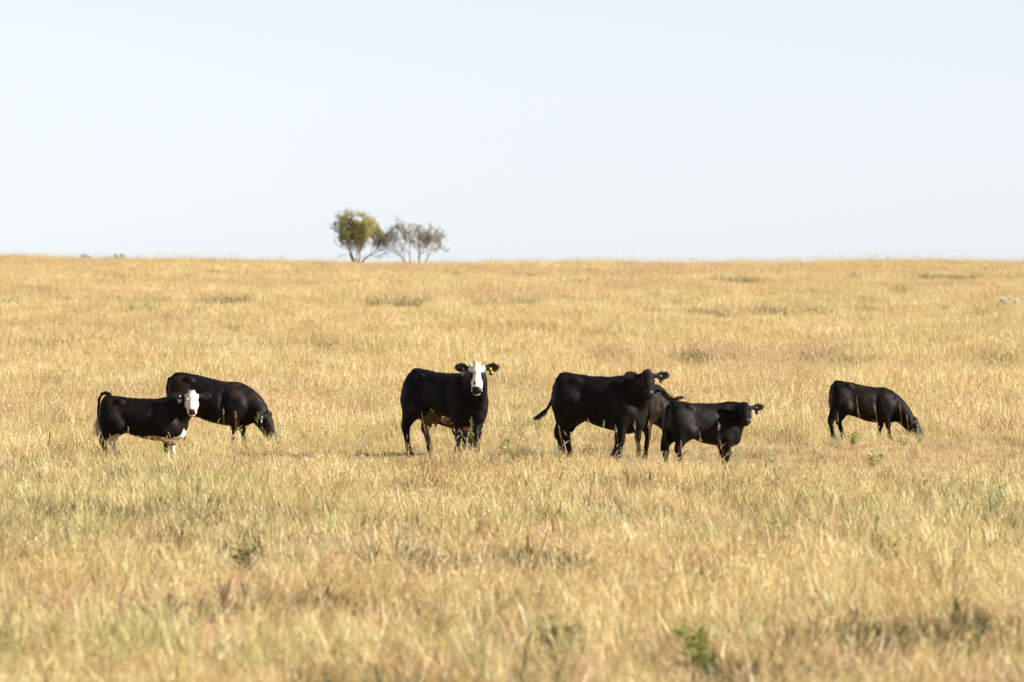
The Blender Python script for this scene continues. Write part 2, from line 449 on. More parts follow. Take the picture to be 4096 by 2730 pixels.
# ------------------------------------------------------------------ cattle (signed distance fields meshed with surface nets)
class Field:
    def __init__(s, lo, hi, h):
        s.h = h; s.lo = np.array(lo, dtype=np.float32)
        s.n = np.ceil((np.array(hi) - np.array(lo)) / h).astype(int) + 1
        s.F = np.full(tuple(s.n), 0.5, dtype=np.float32)
        s.ax = [s.lo[i] + h * np.arange(s.n[i], dtype=np.float32) for i in range(3)]
    def sub(s, lo, hi, pad):
        sl = []
        for i in range(3):
            a = int(max(0, math.floor((lo[i] - pad - s.lo[i]) / s.h))); b = int(min(s.n[i], math.ceil((hi[i] + pad - s.lo[i]) / s.h) + 1))
            sl.append(slice(a, max(a, b)))
        P = [s.ax[0][sl[0]][:, None, None], s.ax[1][sl[1]][None, :, None], s.ax[2][sl[2]][None, None, :]]
        return tuple(sl), P
    def union(s, sl, d, k):
        f = s.F[sl]
        if k <= 0: s.F[sl] = np.minimum(f, d); return
        h = np.clip(.5 + .5 * (f - d) / k, 0, 1)
        s.F[sl] = f * (1 - h) + d * h - k * h * (1 - h)
    def cut(s, sl, d, k):
        f = s.F[sl]; h = np.clip(.5 - .5 * (f + d) / k, 0, 1)
        s.F[sl] = f * (1 - h) + (-d) * h + k * h * (1 - h)
    def cone(s, a, b, ra, rb, k=.04, sq=None):
        """capsule with two radii; sq = (unit axis, factor) thins it along the axis"""
        a = np.array(a, float); b = np.array(b, float); r = max(ra, rb)
        sl, P = s.sub(np.minimum(a, b) - r, np.maximum(a, b) + r, k + s.h)
        ab = b - a; L2 = max(ab @ ab, 1e-9)
        q = [P[i] - np.float32(a[i]) for i in range(3)]
        t = np.clip((q[0] * ab[0] + q[1] * ab[1] + q[2] * ab[2]) / L2, 0, 1)
        v = [q[i] - t * ab[i] for i in range(3)]
        d2 = v[0] ** 2 + v[1] ** 2 + v[2] ** 2
        if sq is not None:
            n, f = sq; dn = v[0] * n[0] + v[1] * n[1] + v[2] * n[2]
            d2 = d2 + (f * f - 1) * dn ** 2
        d = np.sqrt(d2) - (ra + t * (rb - ra))
        s.union(sl, d.astype(np.float32), k)
    def ell(s, c, r, k=.03, M=None, cut=False):
        c = np.array(c, float); r = np.array(r, float); m = r.max()
        sl, P = s.sub(c - m, c + m, k + s.h)
        q = [P[i] - np.float32(c[i]) for i in range(3)]
        if M is not None: q = [q[0] * M[i][0] + q[1] * M[i][1] + q[2] * M[i][2] for i in range(3)]
        k0 = np.sqrt((q[0] / r[0]) ** 2 + (q[1] / r[1]) ** 2 + (q[2] / r[2]) ** 2)
        k1 = np.sqrt((q[0] / r[0] ** 2) ** 2 + (q[1] / r[1] ** 2) ** 2 + (q[2] / r[2] ** 2) ** 2)
        d = (k0 * (k0 - 1) / np.maximum(k1, 1e-6)).astype(np.float32)
        (s.cut if cut else s.union)(sl, d, k)
    def loft(s, st, k=.0, p=2.25):
        """torso along x: rows of (x, top z, bottom z, half width)"""
        st = np.array(st, dtype=np.float64)
        lo = [st[0, 0], -st[:, 3].max(), st[:, 2].min()]; hi = [st[-1, 0], st[:, 3].max(), st[:, 1].max()]
        sl, P = s.sub(lo, hi, .08)
        x = P[0][:, 0, 0].astype(np.float64)
        # smooth resample of the rows
        xs = np.linspace(st[0, 0], st[-1, 0], 160)
        cols = []
        for c in (1, 2, 3):
            v = np.interp(xs, st[:, 0], st[:, c]); kern = np.hanning(19); kern /= kern.sum()
            vp = np.pad(v, 9, mode='edge'); v = np.convolve(vp, kern, mode='valid')
            cols.append(np.interp(x, xs, v))
        top, bot, w = cols
        zc = (top * .47 + bot * .53)[:, None, None]; hu = (top * 1 - (top * .47 + bot * .53))[:, None, None]; hd = ((top * .47 + bot * .53) - bot)[:, None, None]
        w = w[:, None, None]
        dz = P[2] - zc; hh = np.where(dz > 0, hu, hd)
        # widest a little above the middle; barrel narrows to the spine
        q = (np.abs(P[1]) / w) ** p + (np.abs(dz) / hh) ** p
        d = (q ** (1 / p) - 1) * np.minimum(w, hh) * 1.0
        ex = np.maximum(st[0, 0] - P[0], P[0] - st[-1, 0]).astype(np.float64)
        d = np.where(ex > 0, np.sqrt(np.maximum(d, 0) ** 2 + ex ** 2) + 0 * d, np.maximum(d, ex))
        s.union(sl, d.astype(np.float32), k)
    def wobble(s, amp, fr, seed):
        X, Y, Z = s.ax[0][:, None, None], s.ax[1][None, :, None], s.ax[2][None, None, :]
        s.F += amp * (np.sin(X * fr + seed + 2 * np.sin(Z * fr * .6)) * np.sin(Y * fr * 1.1 + seed * 2) * np.sin(Z * fr * .9 + seed * 3)
                      + .5 * np.sin(X * fr * 2.3 + Z * fr * 1.2) * np.sin(Z * fr * 2.1 + Y * fr * 1.7 + seed)).astype(np.float32)
    def mesh(s):
        F = s.F; S = F < 0
        nx, ny, nz = F.shape
        C = np.zeros((nx - 1, ny - 1, nz - 1), dtype=np.uint8)
        for dx in (0, 1):
            for dy in (0, 1):
                for dz in (0, 1): C += S[dx:nx - 1 + dx, dy:ny - 1 + dy, dz:nz - 1 + dz]
        I = np.argwhere((C > 0) & (C < 8)).astype(np.int32)
        acc = np.zeros((len(I), 3)); cnt = np.zeros(len(I))
        for ax in range(3):
            o = [a for a in range(3) if a != ax]
            for u in (0, 1):
                for v in (0, 1):
                    A = I.copy(); A[:, o[0]] += u; A[:, o[1]] += v; B = A.copy(); B[:, ax] += 1
                    fa = F[A[:, 0], A[:, 1], A[:, 2]]; fb = F[B[:, 0], B[:, 1], B[:, 2]]
                    m = (fa < 0) != (fb < 0)
                    t = np.where(m, fa / np.where(m, fa - fb, 1), 0)
                    p = A.astype(float); p[:, ax] += t
                    acc += p * m[:, None]; cnt += m
        V = acc / cnt[:, None] * s.h + s.lo
        idx = np.full(C.shape, -1, dtype=np.int32); idx[I[:, 0], I[:, 1], I[:, 2]] = np.arange(len(I))
        Q = []
        for ax in range(3):
            o = [a for a in range(3) if a != ax]
            sa = [slice(None)] * 3; sb = [slice(None)] * 3; sa[ax] = slice(0, -1); sb[ax] = slice(1, None)
            A = S[tuple(sa)]; B = S[tuple(sb)]
            E = np.argwhere(A != B)
            E = E[(E[:, o[0]] > 0) & (E[:, o[1]] > 0) & (E[:, o[0]] < F.shape[o[0]] - 1) & (E[:, o[1]] < F.shape[o[1]] - 1)]
            ins = A[E[:, 0], E[:, 1], E[:, 2]]
            def at(du, dv):
                G = E.copy(); G[:, o[0]] -= du; G[:, o[1]] -= dv; return idx[G[:, 0], G[:, 1], G[:, 2]]
            q = np.stack([at(1, 1), at(0, 1), at(0, 0), at(1, 0)], -1)
            flip = ins if ax != 1 else ~ins
            q = np.where(flip[:, None], q, q[:, ::-1])
            Q.append(q)
        Q = np.concatenate(Q)
        return V, Q[(Q >= 0).all(1)]

def coat_material():
    m, nt = new_mat("short_coat"); L = nt.links.new
    out = N(nt, "ShaderNodeOutputMaterial"); b = N(nt, "ShaderNodeBsdfPrincipled")
    at = N(nt, "ShaderNodeAttribute", attribute_name="coat"); gl = N(nt, "ShaderNodeAttribute", attribute_name="gloss")
    tc = N(nt, "ShaderNodeTexCoord"); mp = N(nt, "ShaderNodeMapping"); mp.inputs["Scale"].default_value = (22, 60, 60)
    n1 = N(nt, "ShaderNodeTexNoise"); n1.inputs["Scale"].default_value = 1.0; n1.inputs["Detail"].default_value = 6
    L(tc.outputs["Object"], mp.inputs[0]); L(mp.outputs[0], n1.inputs["Vector"])
    r = ramp(nt, [(.3, (.62, .6, .58)), (.65, (1.12, 1.1, 1.08))]); L(n1.outputs[0], r.inputs[0])
    mx = N(nt, "ShaderNodeMix", data_type='RGBA', blend_type='MULTIPLY'); mx.inputs[0].default_value = .8
    L(at.outputs["Color"], mx.inputs[6]); L(r.outputs[0], mx.inputs[7]); L(mx.outputs[2], b.inputs["Base Color"])
    mr = N(nt, "ShaderNodeMapRange"); mr.inputs["To Min"].default_value = .58; mr.inputs["To Max"].default_value = .22
    L(gl.outputs["Fac"], mr.inputs["Value"]); L(mr.outputs[0], b.inputs["Roughness"])
    b.inputs["Specular IOR Level"].default_value = .11
    n2 = N(nt, "ShaderNodeTexNoise"); n2.inputs["Scale"].default_value = 9.0; n2.inputs["Detail"].default_value = 5; L(tc.outputs["Object"], n2.inputs["Vector"])
    ad = N(nt, "ShaderNodeMath", operation='MULTIPLY_ADD'); ad.inputs[1].default_value = .35; L(n1.outputs[0], ad.inputs[0]); L(n2.outputs[0], ad.inputs[2])
    bp = N(nt, "ShaderNodeBump"); bp.inputs["Strength"].default_value = .5; bp.inputs["Distance"].default_value = .016
    L(ad.outputs[0], bp.inputs["Height"]); L(bp.outputs[0], b.inputs["Normal"])
    L(b.outputs[0], out.inputs[0]); return m
COAT = coat_material()
def plain(name, c, rough=.5, spec=.4, mottled=.15, scale=40):
    m, nt = new_mat(name); L = nt.links.new
    out = N(nt, "ShaderNodeOutputMaterial"); b = N(nt, "ShaderNodeBsdfPrincipled")
    tc = N(nt, "ShaderNodeTexCoord"); n1 = N(nt, "ShaderNodeTexNoise"); n1.inputs["Scale"].default_value = scale; n1.inputs["Detail"].default_value = 4
    L(tc.outputs["Object"], n1.inputs["Vector"])
    r = ramp(nt, [(.3, tuple(v * (1 - mottled) for v in c)), (.7, tuple(min(1, v * (1 + mottled)) for v in c))])
    L(n1.outputs[0], r.inputs[0]); L(r.outputs[0], b.inputs["Base Color"])
    b.inputs["Roughness"].default_value = rough; b.inputs["Specular IOR Level"].default_value = spec
    L(b.outputs[0], out.inputs[0]); return m
EYE = plain("dark_eye", (.008, .005, .004), .08, .6)
HAIR_BLACK = plain("black_tail_hair", (.014, .012, .012), .5, .3, .5)
HAIR_BROWN = plain("brown_tail_hair", (.05, .026, .010), .55, .3, .6)
HAIR_WHITE = plain("white_tail_hair", (.62, .55, .48), .7, .2, .2)
HAIR_GREY = plain("grey_tail_hair", (.10, .095, .10), .5, .4, .4)
TAGS = {'white': plain("white_tag_plastic", (.5, .5, .48), .4), 'pale_blue': plain("pale_blue_tag_plastic", (.22, .38, .46), .4),
        'yellow': plain("yellow_tag_plastic", (.55, .45, .03), .4), 'grey': plain("grey_tag_plastic", (.20, .19, .19), .4),
        'orange': plain("orange_tag_plastic", (.55, .22, .10), .4), 'dark': plain("dark_tag_print", (.03, .03, .05), .5)}

BLACK = np.array([.0052, .0047, .0048]); BROWN = np.array([.026, .0125, .007]); WHITE = np.array([.80, .72, .62]); TAN = np.array([.42, .27, .17])

ADULT = [(-.81, 1.02, .90, .06), (-.785, 1.21, .82, .13), (-.75, 1.345, .78, .20), (-.68, 1.405, .74, .235), (-.56, 1.39, .72, .26), (-.44, 1.375, .695, .285), (-.28, 1.35, .655, .31), (-.05, 1.335, .57, .345),
         (.18, 1.33, .515, .355), (.36, 1.335, .50, .325), (.50, 1.33, .50, .28), (.62, 1.29, .53, .235), (.71, 1.19, .60, .18), (.77, 1.05, .72, .12), (.80, .95, .80, .05)]

def build_cow(name, label, group, O, yaw, S, head_px, head_f, head_D, hs=1.0, slen=1.0, width=1.0, body=None, legs={}, tail=None, tail_r=.02,
              switch=None, tags=(), face='black', marks=None, crest=(.16, .06), h=.011, brown=.5, udder=False, ear_drop=(0, 0), seed=1, scurs=False,
              switch_mat=None, eyes=True, neck_r=1.0, head_world=None, Az=1.20, Bz=.88):
    root = empty(name, O, yaw)
    tag(root, label, 'cow' if S > .9 else 'calf', group)
    cy, sy = math.cos(-yaw), math.sin(-yaw)
    def loc_v(v): return np.array([v[0] * cy - v[1] * sy, v[0] * sy + v[1] * cy, v[2]])
    def loc_p(w): return loc_v((w[0] - O[0], w[1] - O[1], w[2] - O[2]))
    poll = loc_p(head_world if head_world is not None else W(head_px[0], head_px[1], head_D))
    f = loc_v(head_f); f /= np.linalg.norm(f)
    upw = np.array([0, 0, 1.0]);
    if abs(f[2]) > .97: upw = loc_v((0, -1, .2))
    u = upw - f * (upw @ f); u /= np.linalg.norm(u)
    sd = np.cross(u, f)                    # the animal's left
    M = np.stack([f, sd, u]); H = S * hs if S < .9 else hs
    def hp(a, b, c): return poll + (f * a + sd * b + u * c) * hs
    st = [(x * S * slen, (t) * S, (b) * S, w * S * width) for (x, t, b, w) in (body or ADULT)]
    pts = [hp(0, 0, 0), hp(.55, 0, 0), hp(.05, .36, 0), hp(.05, -.36, 0)]
    tl = [np.array(p, float) for p in (tail or [])]
    lo = np.array([st[0][0] - .16 * S, -.46 * S, -.02]); hi = np.array([st[-1][0] + .12 * S, .46 * S, 1.46 * S])
    for p in pts: lo = np.minimum(lo, p - .14 * hs); hi = np.maximum(hi, p + .14 * hs)
    for p in tl: lo = np.minimum(lo, p - .07); hi = np.maximum(hi, p + .07)
    for key, v in legs.items():
        bx = -.66 if key[0] == 'R' else .42
        p = np.array([(bx + v[0]) * S * slen, v[1] * S, .2]); lo = np.minimum(lo, p - .14); hi = np.maximum(hi, p + .14)
    lo[2] = -.03
    G = Field(lo, hi, h)
    G.loft(st)
    q = lambda x, y, z: (x * S * slen, y * S * width, z * S)
    for sgn in (-1, 1):
        G.ell(q(-.41, sgn * .235, 1.265), np.array([.075, .045, .05]) * S, .07 * S)
        G.ell(q(.21, sgn * .37, .86), np.array([.045, .05, .24]) * S, .09 * S, cut=True)  # hollow behind the shoulder          # hook bones
        G.ell(q(-.70, sgn * .12, 1.20), np.array([.08, .06, .10]) * S, .06 * S)           # pin bones
        G.ell(q(.40, sgn * .225, 1.0 + (Az - 1.2)), np.array([.15, .11, .24]) * S, .12 * S)           # shoulder blade
        G.ell(q(.52, sgn * .22, .80), np.array([.12, .08, .13]) * S, .08 * S)             # shoulder point
        G.ell(q(-.30, sgn * .39, 1.13), np.array([.09, .05, .09]) * S, .08 * S, cut=True) # flank hollow
        G.ell(q(-.60, sgn * .19, .98), np.array([.20, .14, .28]) * S, .10 * S)            # rump and thigh
        # hind leg
        dx, dy = legs.get('R' + ('L' if sgn > 0 else 'R'), (0, 0))[:2] if ('R' + ('L' if sgn > 0 else 'R')) in legs else (0, sgn * .19)
        hk = q(-.735 + dx * .85, 0, .47); st_ = q(-.44 + dx * .3, sgn * .20, .78)
        y1 = (sgn * .20 * S * width * .4 + dy * S * .6); y2 = dy * S
        hockp = np.array([hk[0], y1, hk[2]]); fet = np.array([(-.665 + dx) * S * slen, y2, .125 * S]); hoof = np.array([(-.625 + dx) * S * slen, y2, .035 * S])
        G.cone(q(-.53, sgn * .16, .94), st_, .20 * S, .13 * S, .10 * S)
        G.cone(q(-.64, sgn * .16, .88), hockp + np.array([.04 * S, 0, .14 * S]), .165 * S, .085 * S, .08 * S)
        G.cone(st_, hockp + np.array([.085 * S, 0, .12 * S]), .145 * S, .075 * S, .08 * S)
        G.cone(hockp + np.array([.03, 0, .06]) * S, hockp + np.array([-.005, 0, -.04]) * S, .090 * S, .066 * S, .04 * S, sq=((0, 1, 0), 1.35))
        G.ell(hockp + np.array([-.035, 0, .035]) * S, np.array([.035, .03, .05]) * S, .03 * S)
        G.cone(hockp + np.array([.01, 0, -.03]) * S, fet, .055 * S, .043 * S, .03 * S)
        G.ell(fet, np.array([.05, .045, .045]) * S, .02 * S)
        G.cone(fet, hoof, .042 * S, .05 * S, .02 * S)
        G.cone(hoof + np.array([-.02, 0, -.01]) * S, hoof + np.array([.045, 0, -.02]) * S, .045 * S, .035 * S, .01 * S)
        # fore leg
        key = 'F' + ('L' if sgn > 0 else 'R'); dx, dy = legs[key][:2] if key in legs else (0, sgn * .17)
        el = np.array(q(.40 + dx * .15, sgn * .22, .66)); kn = np.array([(.435 + dx * .6) * S * slen, (sgn * .19 * width * .45 + dy * .55) * S, .37 * S])
        ff = np.array([(.43 + dx) * S * slen, dy * S, .125 * S]); fh = np.array([(.455 + dx) * S * slen, dy * S, .035 * S])
        G.cone(q(.48, sgn * .21, .84), el, .12 * S, .10 * S, .08 * S)
        G.cone(el, kn, .098 * S, .056 * S, .06 * S)
        G.ell(kn, np.array([.058, .055, .07]) * S, .03 * S)
        G.cone(kn, ff, .048 * S, .040 * S, .03 * S)
        G.ell(ff, np.array([.047, .044, .042]) * S, .02 * S)
        G.cone(ff, fh, .040 * S, .048 * S, .02 * S)
        G.cone(fh + np.array([-.02, 0, -.01]) * S, fh + np.array([.045, 0, -.02]) * S, .043 * S, .034 * S, .01 * S)
    # chest and brisket
    G.ell(q(.60, 0, .72 - .35 * (.88 - Bz)), np.array([.18, .15, .20]) * S, .09 * S)
    G.cone(q(.40, 0, .56), q(.66, 0, .62), .10 * S, .09 * S, .08 * S)
    if udder:
        G.ell(q(-.36, 0, .64), np.array([.19, .16, .13]) * S, .05)
        for tx in (-.43, -.30):
            for ty in (-.07, .07): G.cone(q(tx, ty, .56), q(tx, ty, .47), .022, .014, .02)
    # neck
    A = np.array(q(.40, 0, Az)); B = np.array(q(.60, 0, Bz)); P1 = hp(-.01, 0, -.06); P2 = hp(.10, 0, -.11)
    Am = (A + P1) / 2 + np.array([crest[0], 0, crest[1]]) * S; Bm = (B + P2) / 2 + np.array([crest[0] * .8, 0, crest[1]]) * S
    nr = neck_r
    def chain(a, m, b, r0, r1, k, n=6):
        prev = a; pr = r0
        for i in range(1, n + 1):
            t = i / n; c = a * (1 - t) ** 2 + m * 2 * t * (1 - t) + b * t * t; r = r0 + (r1 - r0) * t ** .9
            G.cone(prev, c, pr, r, k); prev = c; pr = r
    chain(A, Am, P1, .145 * S * nr, .080 * hs, .07 * S)
    chain(np.array(q(.50, 0, 1.02 + (Az - 1.2) * .6)), (Am + Bm) / 2, (P1 + P2) / 2, .185 * S * nr, .10 * hs, .07 * S)
    chain(B, Bm, P2, .15 * S * nr, .085 * hs, .07 * S)
    # dewlap fold
    G.cone(q(.64, 0, .64), (B + P2) / 2 + np.array([crest[0] * .9, 0, -.02]) * S, .07 * S, .05 * S, .06 * S)
    # head
    e = lambda a, b, c, r, k=.03, cut=False: G.ell(hp(a, b, c), np.array(r) * hs, k * hs, M, cut)
    e(.06, 0, -.01, (.11, .108, .095))
    e(.005, 0, .035, (.062, .066, .058), .03)          # poll knob
    G.cone(hp(.10, 0, -.01), hp(.40, 0, -.012), .094 * hs, .066 * hs, .03 * hs)
    G.cone(hp(.14, 0, .02), hp(.40, 0, .012), .062 * hs, .045 * hs, .03 * hs)
    e(.432, 0, -.020, (.066, .086, .066), .03)
    e(.45, 0, -.065, (.045, .052, .035), .025)          # lower lip
    for sg in (-1, 1):
        G.cone(hp(.14, sg * .058, -.10), hp(.37, sg * .030, -.078), .068 * hs, .042 * hs, .035 * hs)
        e(.165, sg * .082, .028, (.045, .03, .034), .03)   # brow
        e(.165, sg * .108, .010, (.020, .014, .018), .006, cut=True)
        e(.20, sg * .075, -.03, (.07, .03, .035), .03)
        e(.478, sg * .036, -.005, (.018, .017, .014), .006, cut=True)   # nostrils
        # ear
        dr = ear_drop[0 if sg > 0 else 1]
        b0 = np.array([.03, sg * .095, -.005])
        ed = np.array([-.10 + dr, sg * .97, .02]); ed /= np.linalg.norm(ed)
        G.cone(hp(*b0), hp(*(b0 + ed * .07)), .040 * hs, .032 * hs, .02 * hs)
        c = b0 + ed * .145
        wv = f * ed[0] + sd * ed[1] + u * ed[2]; thick = u * .93 + f * .35; thick -= wv * (thick @ wv); thick /= np.linalg.norm(thick)
        ME = np.stack([wv, np.cross(thick, wv), thick])
        G.ell(hp(*c), np.array([.098, .064, .020]) * hs, .012 * hs, ME)
        cc = hp(*(c + np.array([0, 0, .0]))) + thick * .021 * hs
        G.ell(cc, np.array([.078, .042, .017]) * hs, .006 * hs, ME, cut=True)
        if scurs: G.cone(hp(.02, sg * .075, .045), hp(.00, sg * .112, .075), .028 * hs, .014 * hs, .008 * hs)
    # mouth line
    G.ell(hp(.475, 0, -.052), np.array([.045, .07, .005]) * hs, .004 * hs, M, cut=True)
    # tail
    if tl:
        for i in range(len(tl) - 1):
            r0 = tail_r * S * (1.6 - .9 * i / len(tl)); r1 = tail_r * S * (1.6 - .9 * (i + 1) / len(tl))
            G.cone(tl[i], tl[i + 1], max(r0, h * .95), max(r1, h * .95), .02 * S)
    G.wobble(.0055 * S, 11.0, seed); G.wobble(.0015, 31.0, seed + 4)
    V, Q = G.mesh()
    # -------- coat colour (markings belong to the animal)
    X, Y, Z = V[:, 0], V[:, 1], V[:, 2]
    C = np.tile(BLACK, (len(V), 1)); gloss = np.zeros(len(V))
    nz = fbm(X / S * 1.0 + 5 + seed, Z / S + Y * .6 + 9, 5.0, seed + 40)
    wb = np.clip((nz - .50) * 4, 0, 1)[:, None] * brown
    C = C * (1 - wb) + BROWN * wb
    rel = (V - poll) / hs
    hf, hsd, hu_ = rel @ f, rel @ sd, rel @ u
    inhead = (hf > -.09) & (hf < .56) & (np.abs(hsd) < .14) & (np.abs(hu_) < .17)
    jag = .012 * np.sin(hf * 60 + seed) + .008 * np.sin(hf * 131 + hu_ * 50)
    def paint(m, col, g=None):
        C[m] = col
        if g is not None: gloss[m] = g
    # lighter inside of the ears
    earm = (np.abs(hsd) > .13) & (np.abs(hsd) < .36) & (hf > -.12) & (hf < .14) & (np.abs(hu_) < .09)
    paint(earm, BLACK * 1.3 + BROWN * .25)
    if face == 'blaze':            # white face, black eye patches, black cheeks
        w = inhead & (np.abs(hsd) < .122 + jag - .25 * np.clip(-hf, 0, .06)) & (hu_ > -.065 + jag) & (hf > -.075)
        w |= inhead & (hf > .30) & (hu_ > -.14)
        w |= inhead & (hf > .2) & (np.abs(hsd) < .05)
        paint(w, WHITE)
        for sg in (-1, 1):
            ex = (hf - .195) / .072; ey = (hsd - sg * .098) / .038
            paint(inhead & (ex * ex + ey * ey + .2 * np.sin(hf * 70) < 1) & (hu_ > -.09), BLACK * 1.4)
        ex = (hf - .335) / .03; ey = (hsd + .035) / .016
        paint(inhead & (ex * ex + ey * ey < 1) & (hu_ > 0), np.array([.05, .04, .04]))
        curl = fbm(hf * 1.0 + 3, hsd * 1.0 + 7, 42.0, 77)
        cm = w & (hf < .19) & (curl > .56) & (np.abs(hsd) < .07)
        C[cm] = C[cm] * .72 * np.array([1, .93, .84])
    elif face == 'white':
        w = inhead & (np.abs(hsd) < .125) & (hf > -.035 + jag) & (hu_ > -.10 - hf * .2)
        w |= inhead & (hf > .28)
        paint(w, WHITE)
        curl = fbm(hf + 3, hsd + 7, 40.0, 78)
        cm = w & (hf < .16) & (curl > .55); C[cm] = C[cm] * .66 * np.array([1, .93, .84])
        cm = w & (hf > .14) & (hf < .26) & (np.abs(hsd - .012) < .022) & (curl > .45); C[cm] = C[cm] * .5 * np.array([1, .9, .8])
    else:
        br = np.clip((fbm(hf + 1, hsd + 4, 12, 5 + seed) - .42) * 3, 0, 1)[:, None] * .5
        m = inhead; C[m] = C[m] * (1 - br[m]) + BROWN * br[m]
    nose = inhead & (hf > (.405 if face != 'white' else .44)) & (hu_ > -.05) & (np.abs(hsd) < (.078 if face != 'white' else .055))
    paint(nose, np.array([.016, .014, .016]) if face != 'white' else np.array([.05, .025, .022]), .85)
    if face == 'white':
        rim = inhead & (hf > .425) & (hf < .445) & (hu_ > -.03) & (np.abs(hsd) < .06); C[rim] = (.5, .25, .2)
    if marks: marks(C, X / S / slen, Y / S, Z / S, V)
    hoofm = (Z < .065 * S) & (X < .7 * S); C[hoofm] = (.02, .017, .015)
    bo = mesh_obj("body", V, Q, COAT, root, smooth=True)
    col_attr(bo.data, "coat", C); float_attr(bo.data, "gloss", gloss)
    # fix winding if needed
    me = bo.data
    if h > 0:
        cen = V.mean(0)
    # -------- eyes
    if eyes:
        for sg in (-1, 1):
            c = hp(.165, sg * .103, .012); r = .0195 * hs
            vs, fs = [], []
            for i in range(7):
                th = math.pi * i / 6
                for j in range(10):
                    ph = 2 * math.pi * j / 10; vs.append(c + r * np.array([math.sin(th) * math.cos(ph), math.sin(th) * math.sin(ph), math.cos(th)]))
            for i in range(6):
                for j in range(10): fs.append((i * 10 + j, (i + 1) * 10 + j, (i + 1) * 10 + (j + 1) % 10, i * 10 + (j + 1) % 10))
            mesh_obj("eye", vs, fs, EYE, root, smooth=True)
    # -------- ear tags: a button tag hanging on the lower edge of the ear
    for (side, c1, c2, L_) in tags:
        b0 = np.array([.03, side * .095, -.005]); dr = ear_drop[0 if side > 0 else 1]
        ed = np.array([-.10 + dr, side * .97, .02]); ed /= np.linalg.norm(ed)
        p = hp(*(b0 + ed * .115)) + (u * .93 + f * .35) * .016 * hs
        dn = loc_v((0.10 * side, 0, -1.0)); fr = (u * .9 + f * .35); fr -= dn * (fr @ dn) / (dn @ dn); fr /= np.linalg.norm(fr)
        sx = np.cross(dn, fr); sx /= np.linalg.norm(sx)
        def plate(name, outline, z0, th, mat, par):
            k = len(outline)
            a = [p + sx * x + dn * y + fr * (z0 + th / 2) for x, y in outline]; b_ = [p + sx * x + dn * y + fr * (z0 - th / 2) for x, y in outline]
            fs = [tuple(range(k)), tuple(range(2 * k - 1, k - 1, -1))] + [(i, k + i, k + (i + 1) % k, (i + 1) % k) for i in range(k)]
            return mesh_obj(name, a + b_, fs, mat, par)
        s_ = L_
        body_o = [(-.012 * s_, .0), (.012 * s_, .0), (.016 * s_, .03 * s_), (.034 * s_, .05 * s_), (.036 * s_, .088 * s_), (-.036 * s_, .088 * s_), (-.034 * s_, .05 * s_), (-.016 * s_, .03 * s_)]
        t = plate("ear_tag", body_o, .004, .004, TAGS[c1], root)
        circ = [(.030 * s_ * math.cos(a), (.092 + .034 * math.sin(a)) * s_) for a in np.linspace(0, 2 * math.pi, 14, endpoint=False)]
        plate("tag_disc", circ, -.002, .005, TAGS[c2], t)
        dot = [(.013 * s_ * math.cos(a), (.055 + .013 * math.sin(a)) * s_) for a in np.linspace(0, 2 * math.pi, 10, endpoint=False)]
        plate("tag_button", dot, .010, .004, TAGS['dark'], t)
    # -------- soft hair on the rims of the ears and on the poll
    Hb = Blades()
    for sg in (-1, 1):
        b0 = np.array([.03, sg * .095, -.005]); dr = ear_drop[0 if sg > 0 else 1]
        ed = np.array([-.10 + dr, sg * .97, .02]); ed /= np.linalg.norm(ed); c = hp(*(b0 + ed * .145)); wv = f * ed[0] + sd * ed[1] + u * ed[2]
        thick = u * .93 + f * .35; thick -= wv * (thick @ wv); thick /= np.linalg.norm(thick); wd = np.cross(thick, wv)
        for _ in range(170):
            a = rng.uniform(-2.5, 2.5); o = c + (wv * math.cos(a) * .098 + wd * math.sin(a) * .062) * hs + thick * rng.normal(0, .008) * hs
            d = wv * (math.cos(a) + .35) + wd * math.sin(a) * 1.1 + rng.normal(0, .28, 3); d /= np.linalg.norm(d)
            l = rng.uniform(.010, .026) * hs; Hb.strip([o - d * .01, o + d * l * .5, o + d * l], [.006, .005], np.cross(d, thick), rng.uniform())
    Hb.build("ear_hair", HAIR_BLACK if brown < .7 else HAIR_BROWN, root)['kind'] = 'stuff'
    Pb = Blades()
    for _ in range(90):
        a = rng.uniform(-1, 1); o = hp(rng.uniform(-.05, .05), a * .062, .075 + rng.uniform(-.012, .004)); d = u * .6 - f * .7 + sd * a * .6 + rng.normal(0, .35, 3); d /= np.linalg.norm(d)
        l = rng.uniform(.010, .026) * hs; Pb.strip([o - d * .02, o + d * l * .5, o + d * l], [.007, .005], np.cross(d, f), rng.uniform())
    Pb.build("forelock", HAIR_WHITE if face != 'black' else HAIR_BLACK, root)['kind'] = 'stuff'
    # -------- switch of the tail
    if switch:
        B_ = Blades(); sp = [np.array(p, float) for p in switch['path']]; n = switch.get('n', 90); rr = switch.get('r', .035)
        for _ in range(n):
            off = rng.normal(0, 1, 3) * rr * .55; k = len(sp); pts2 = []
            lens = rng.uniform(.55, 1.0)
            for j in range(k):
                t = j / (k - 1); bul = math.sin(math.pi * min(1, t * .8 + .12))
                i0 = min(int(t * lens * (k - 1)), k - 2); ft = t * lens * (k - 1) - i0
                c = sp[i0] * (1 - ft) + sp[i0 + 1] * ft
                pts2.append(c + off * bul + rng.normal(0, .004, 3))
            dirn = rng.normal(0, 1, 3); dirn /= np.linalg.norm(dirn)
            B_.strip(pts2, [.009, .011, .010, .008, .006, .005][:k - 1] + [.004] * max(0, k - 7), dirn, rng.uniform())
        so = B_.build("tail_switch", switch_mat or HAIR_BLACK, root)
    COW_SPOTS.append((O[0], O[1], .85 * S))
    return root

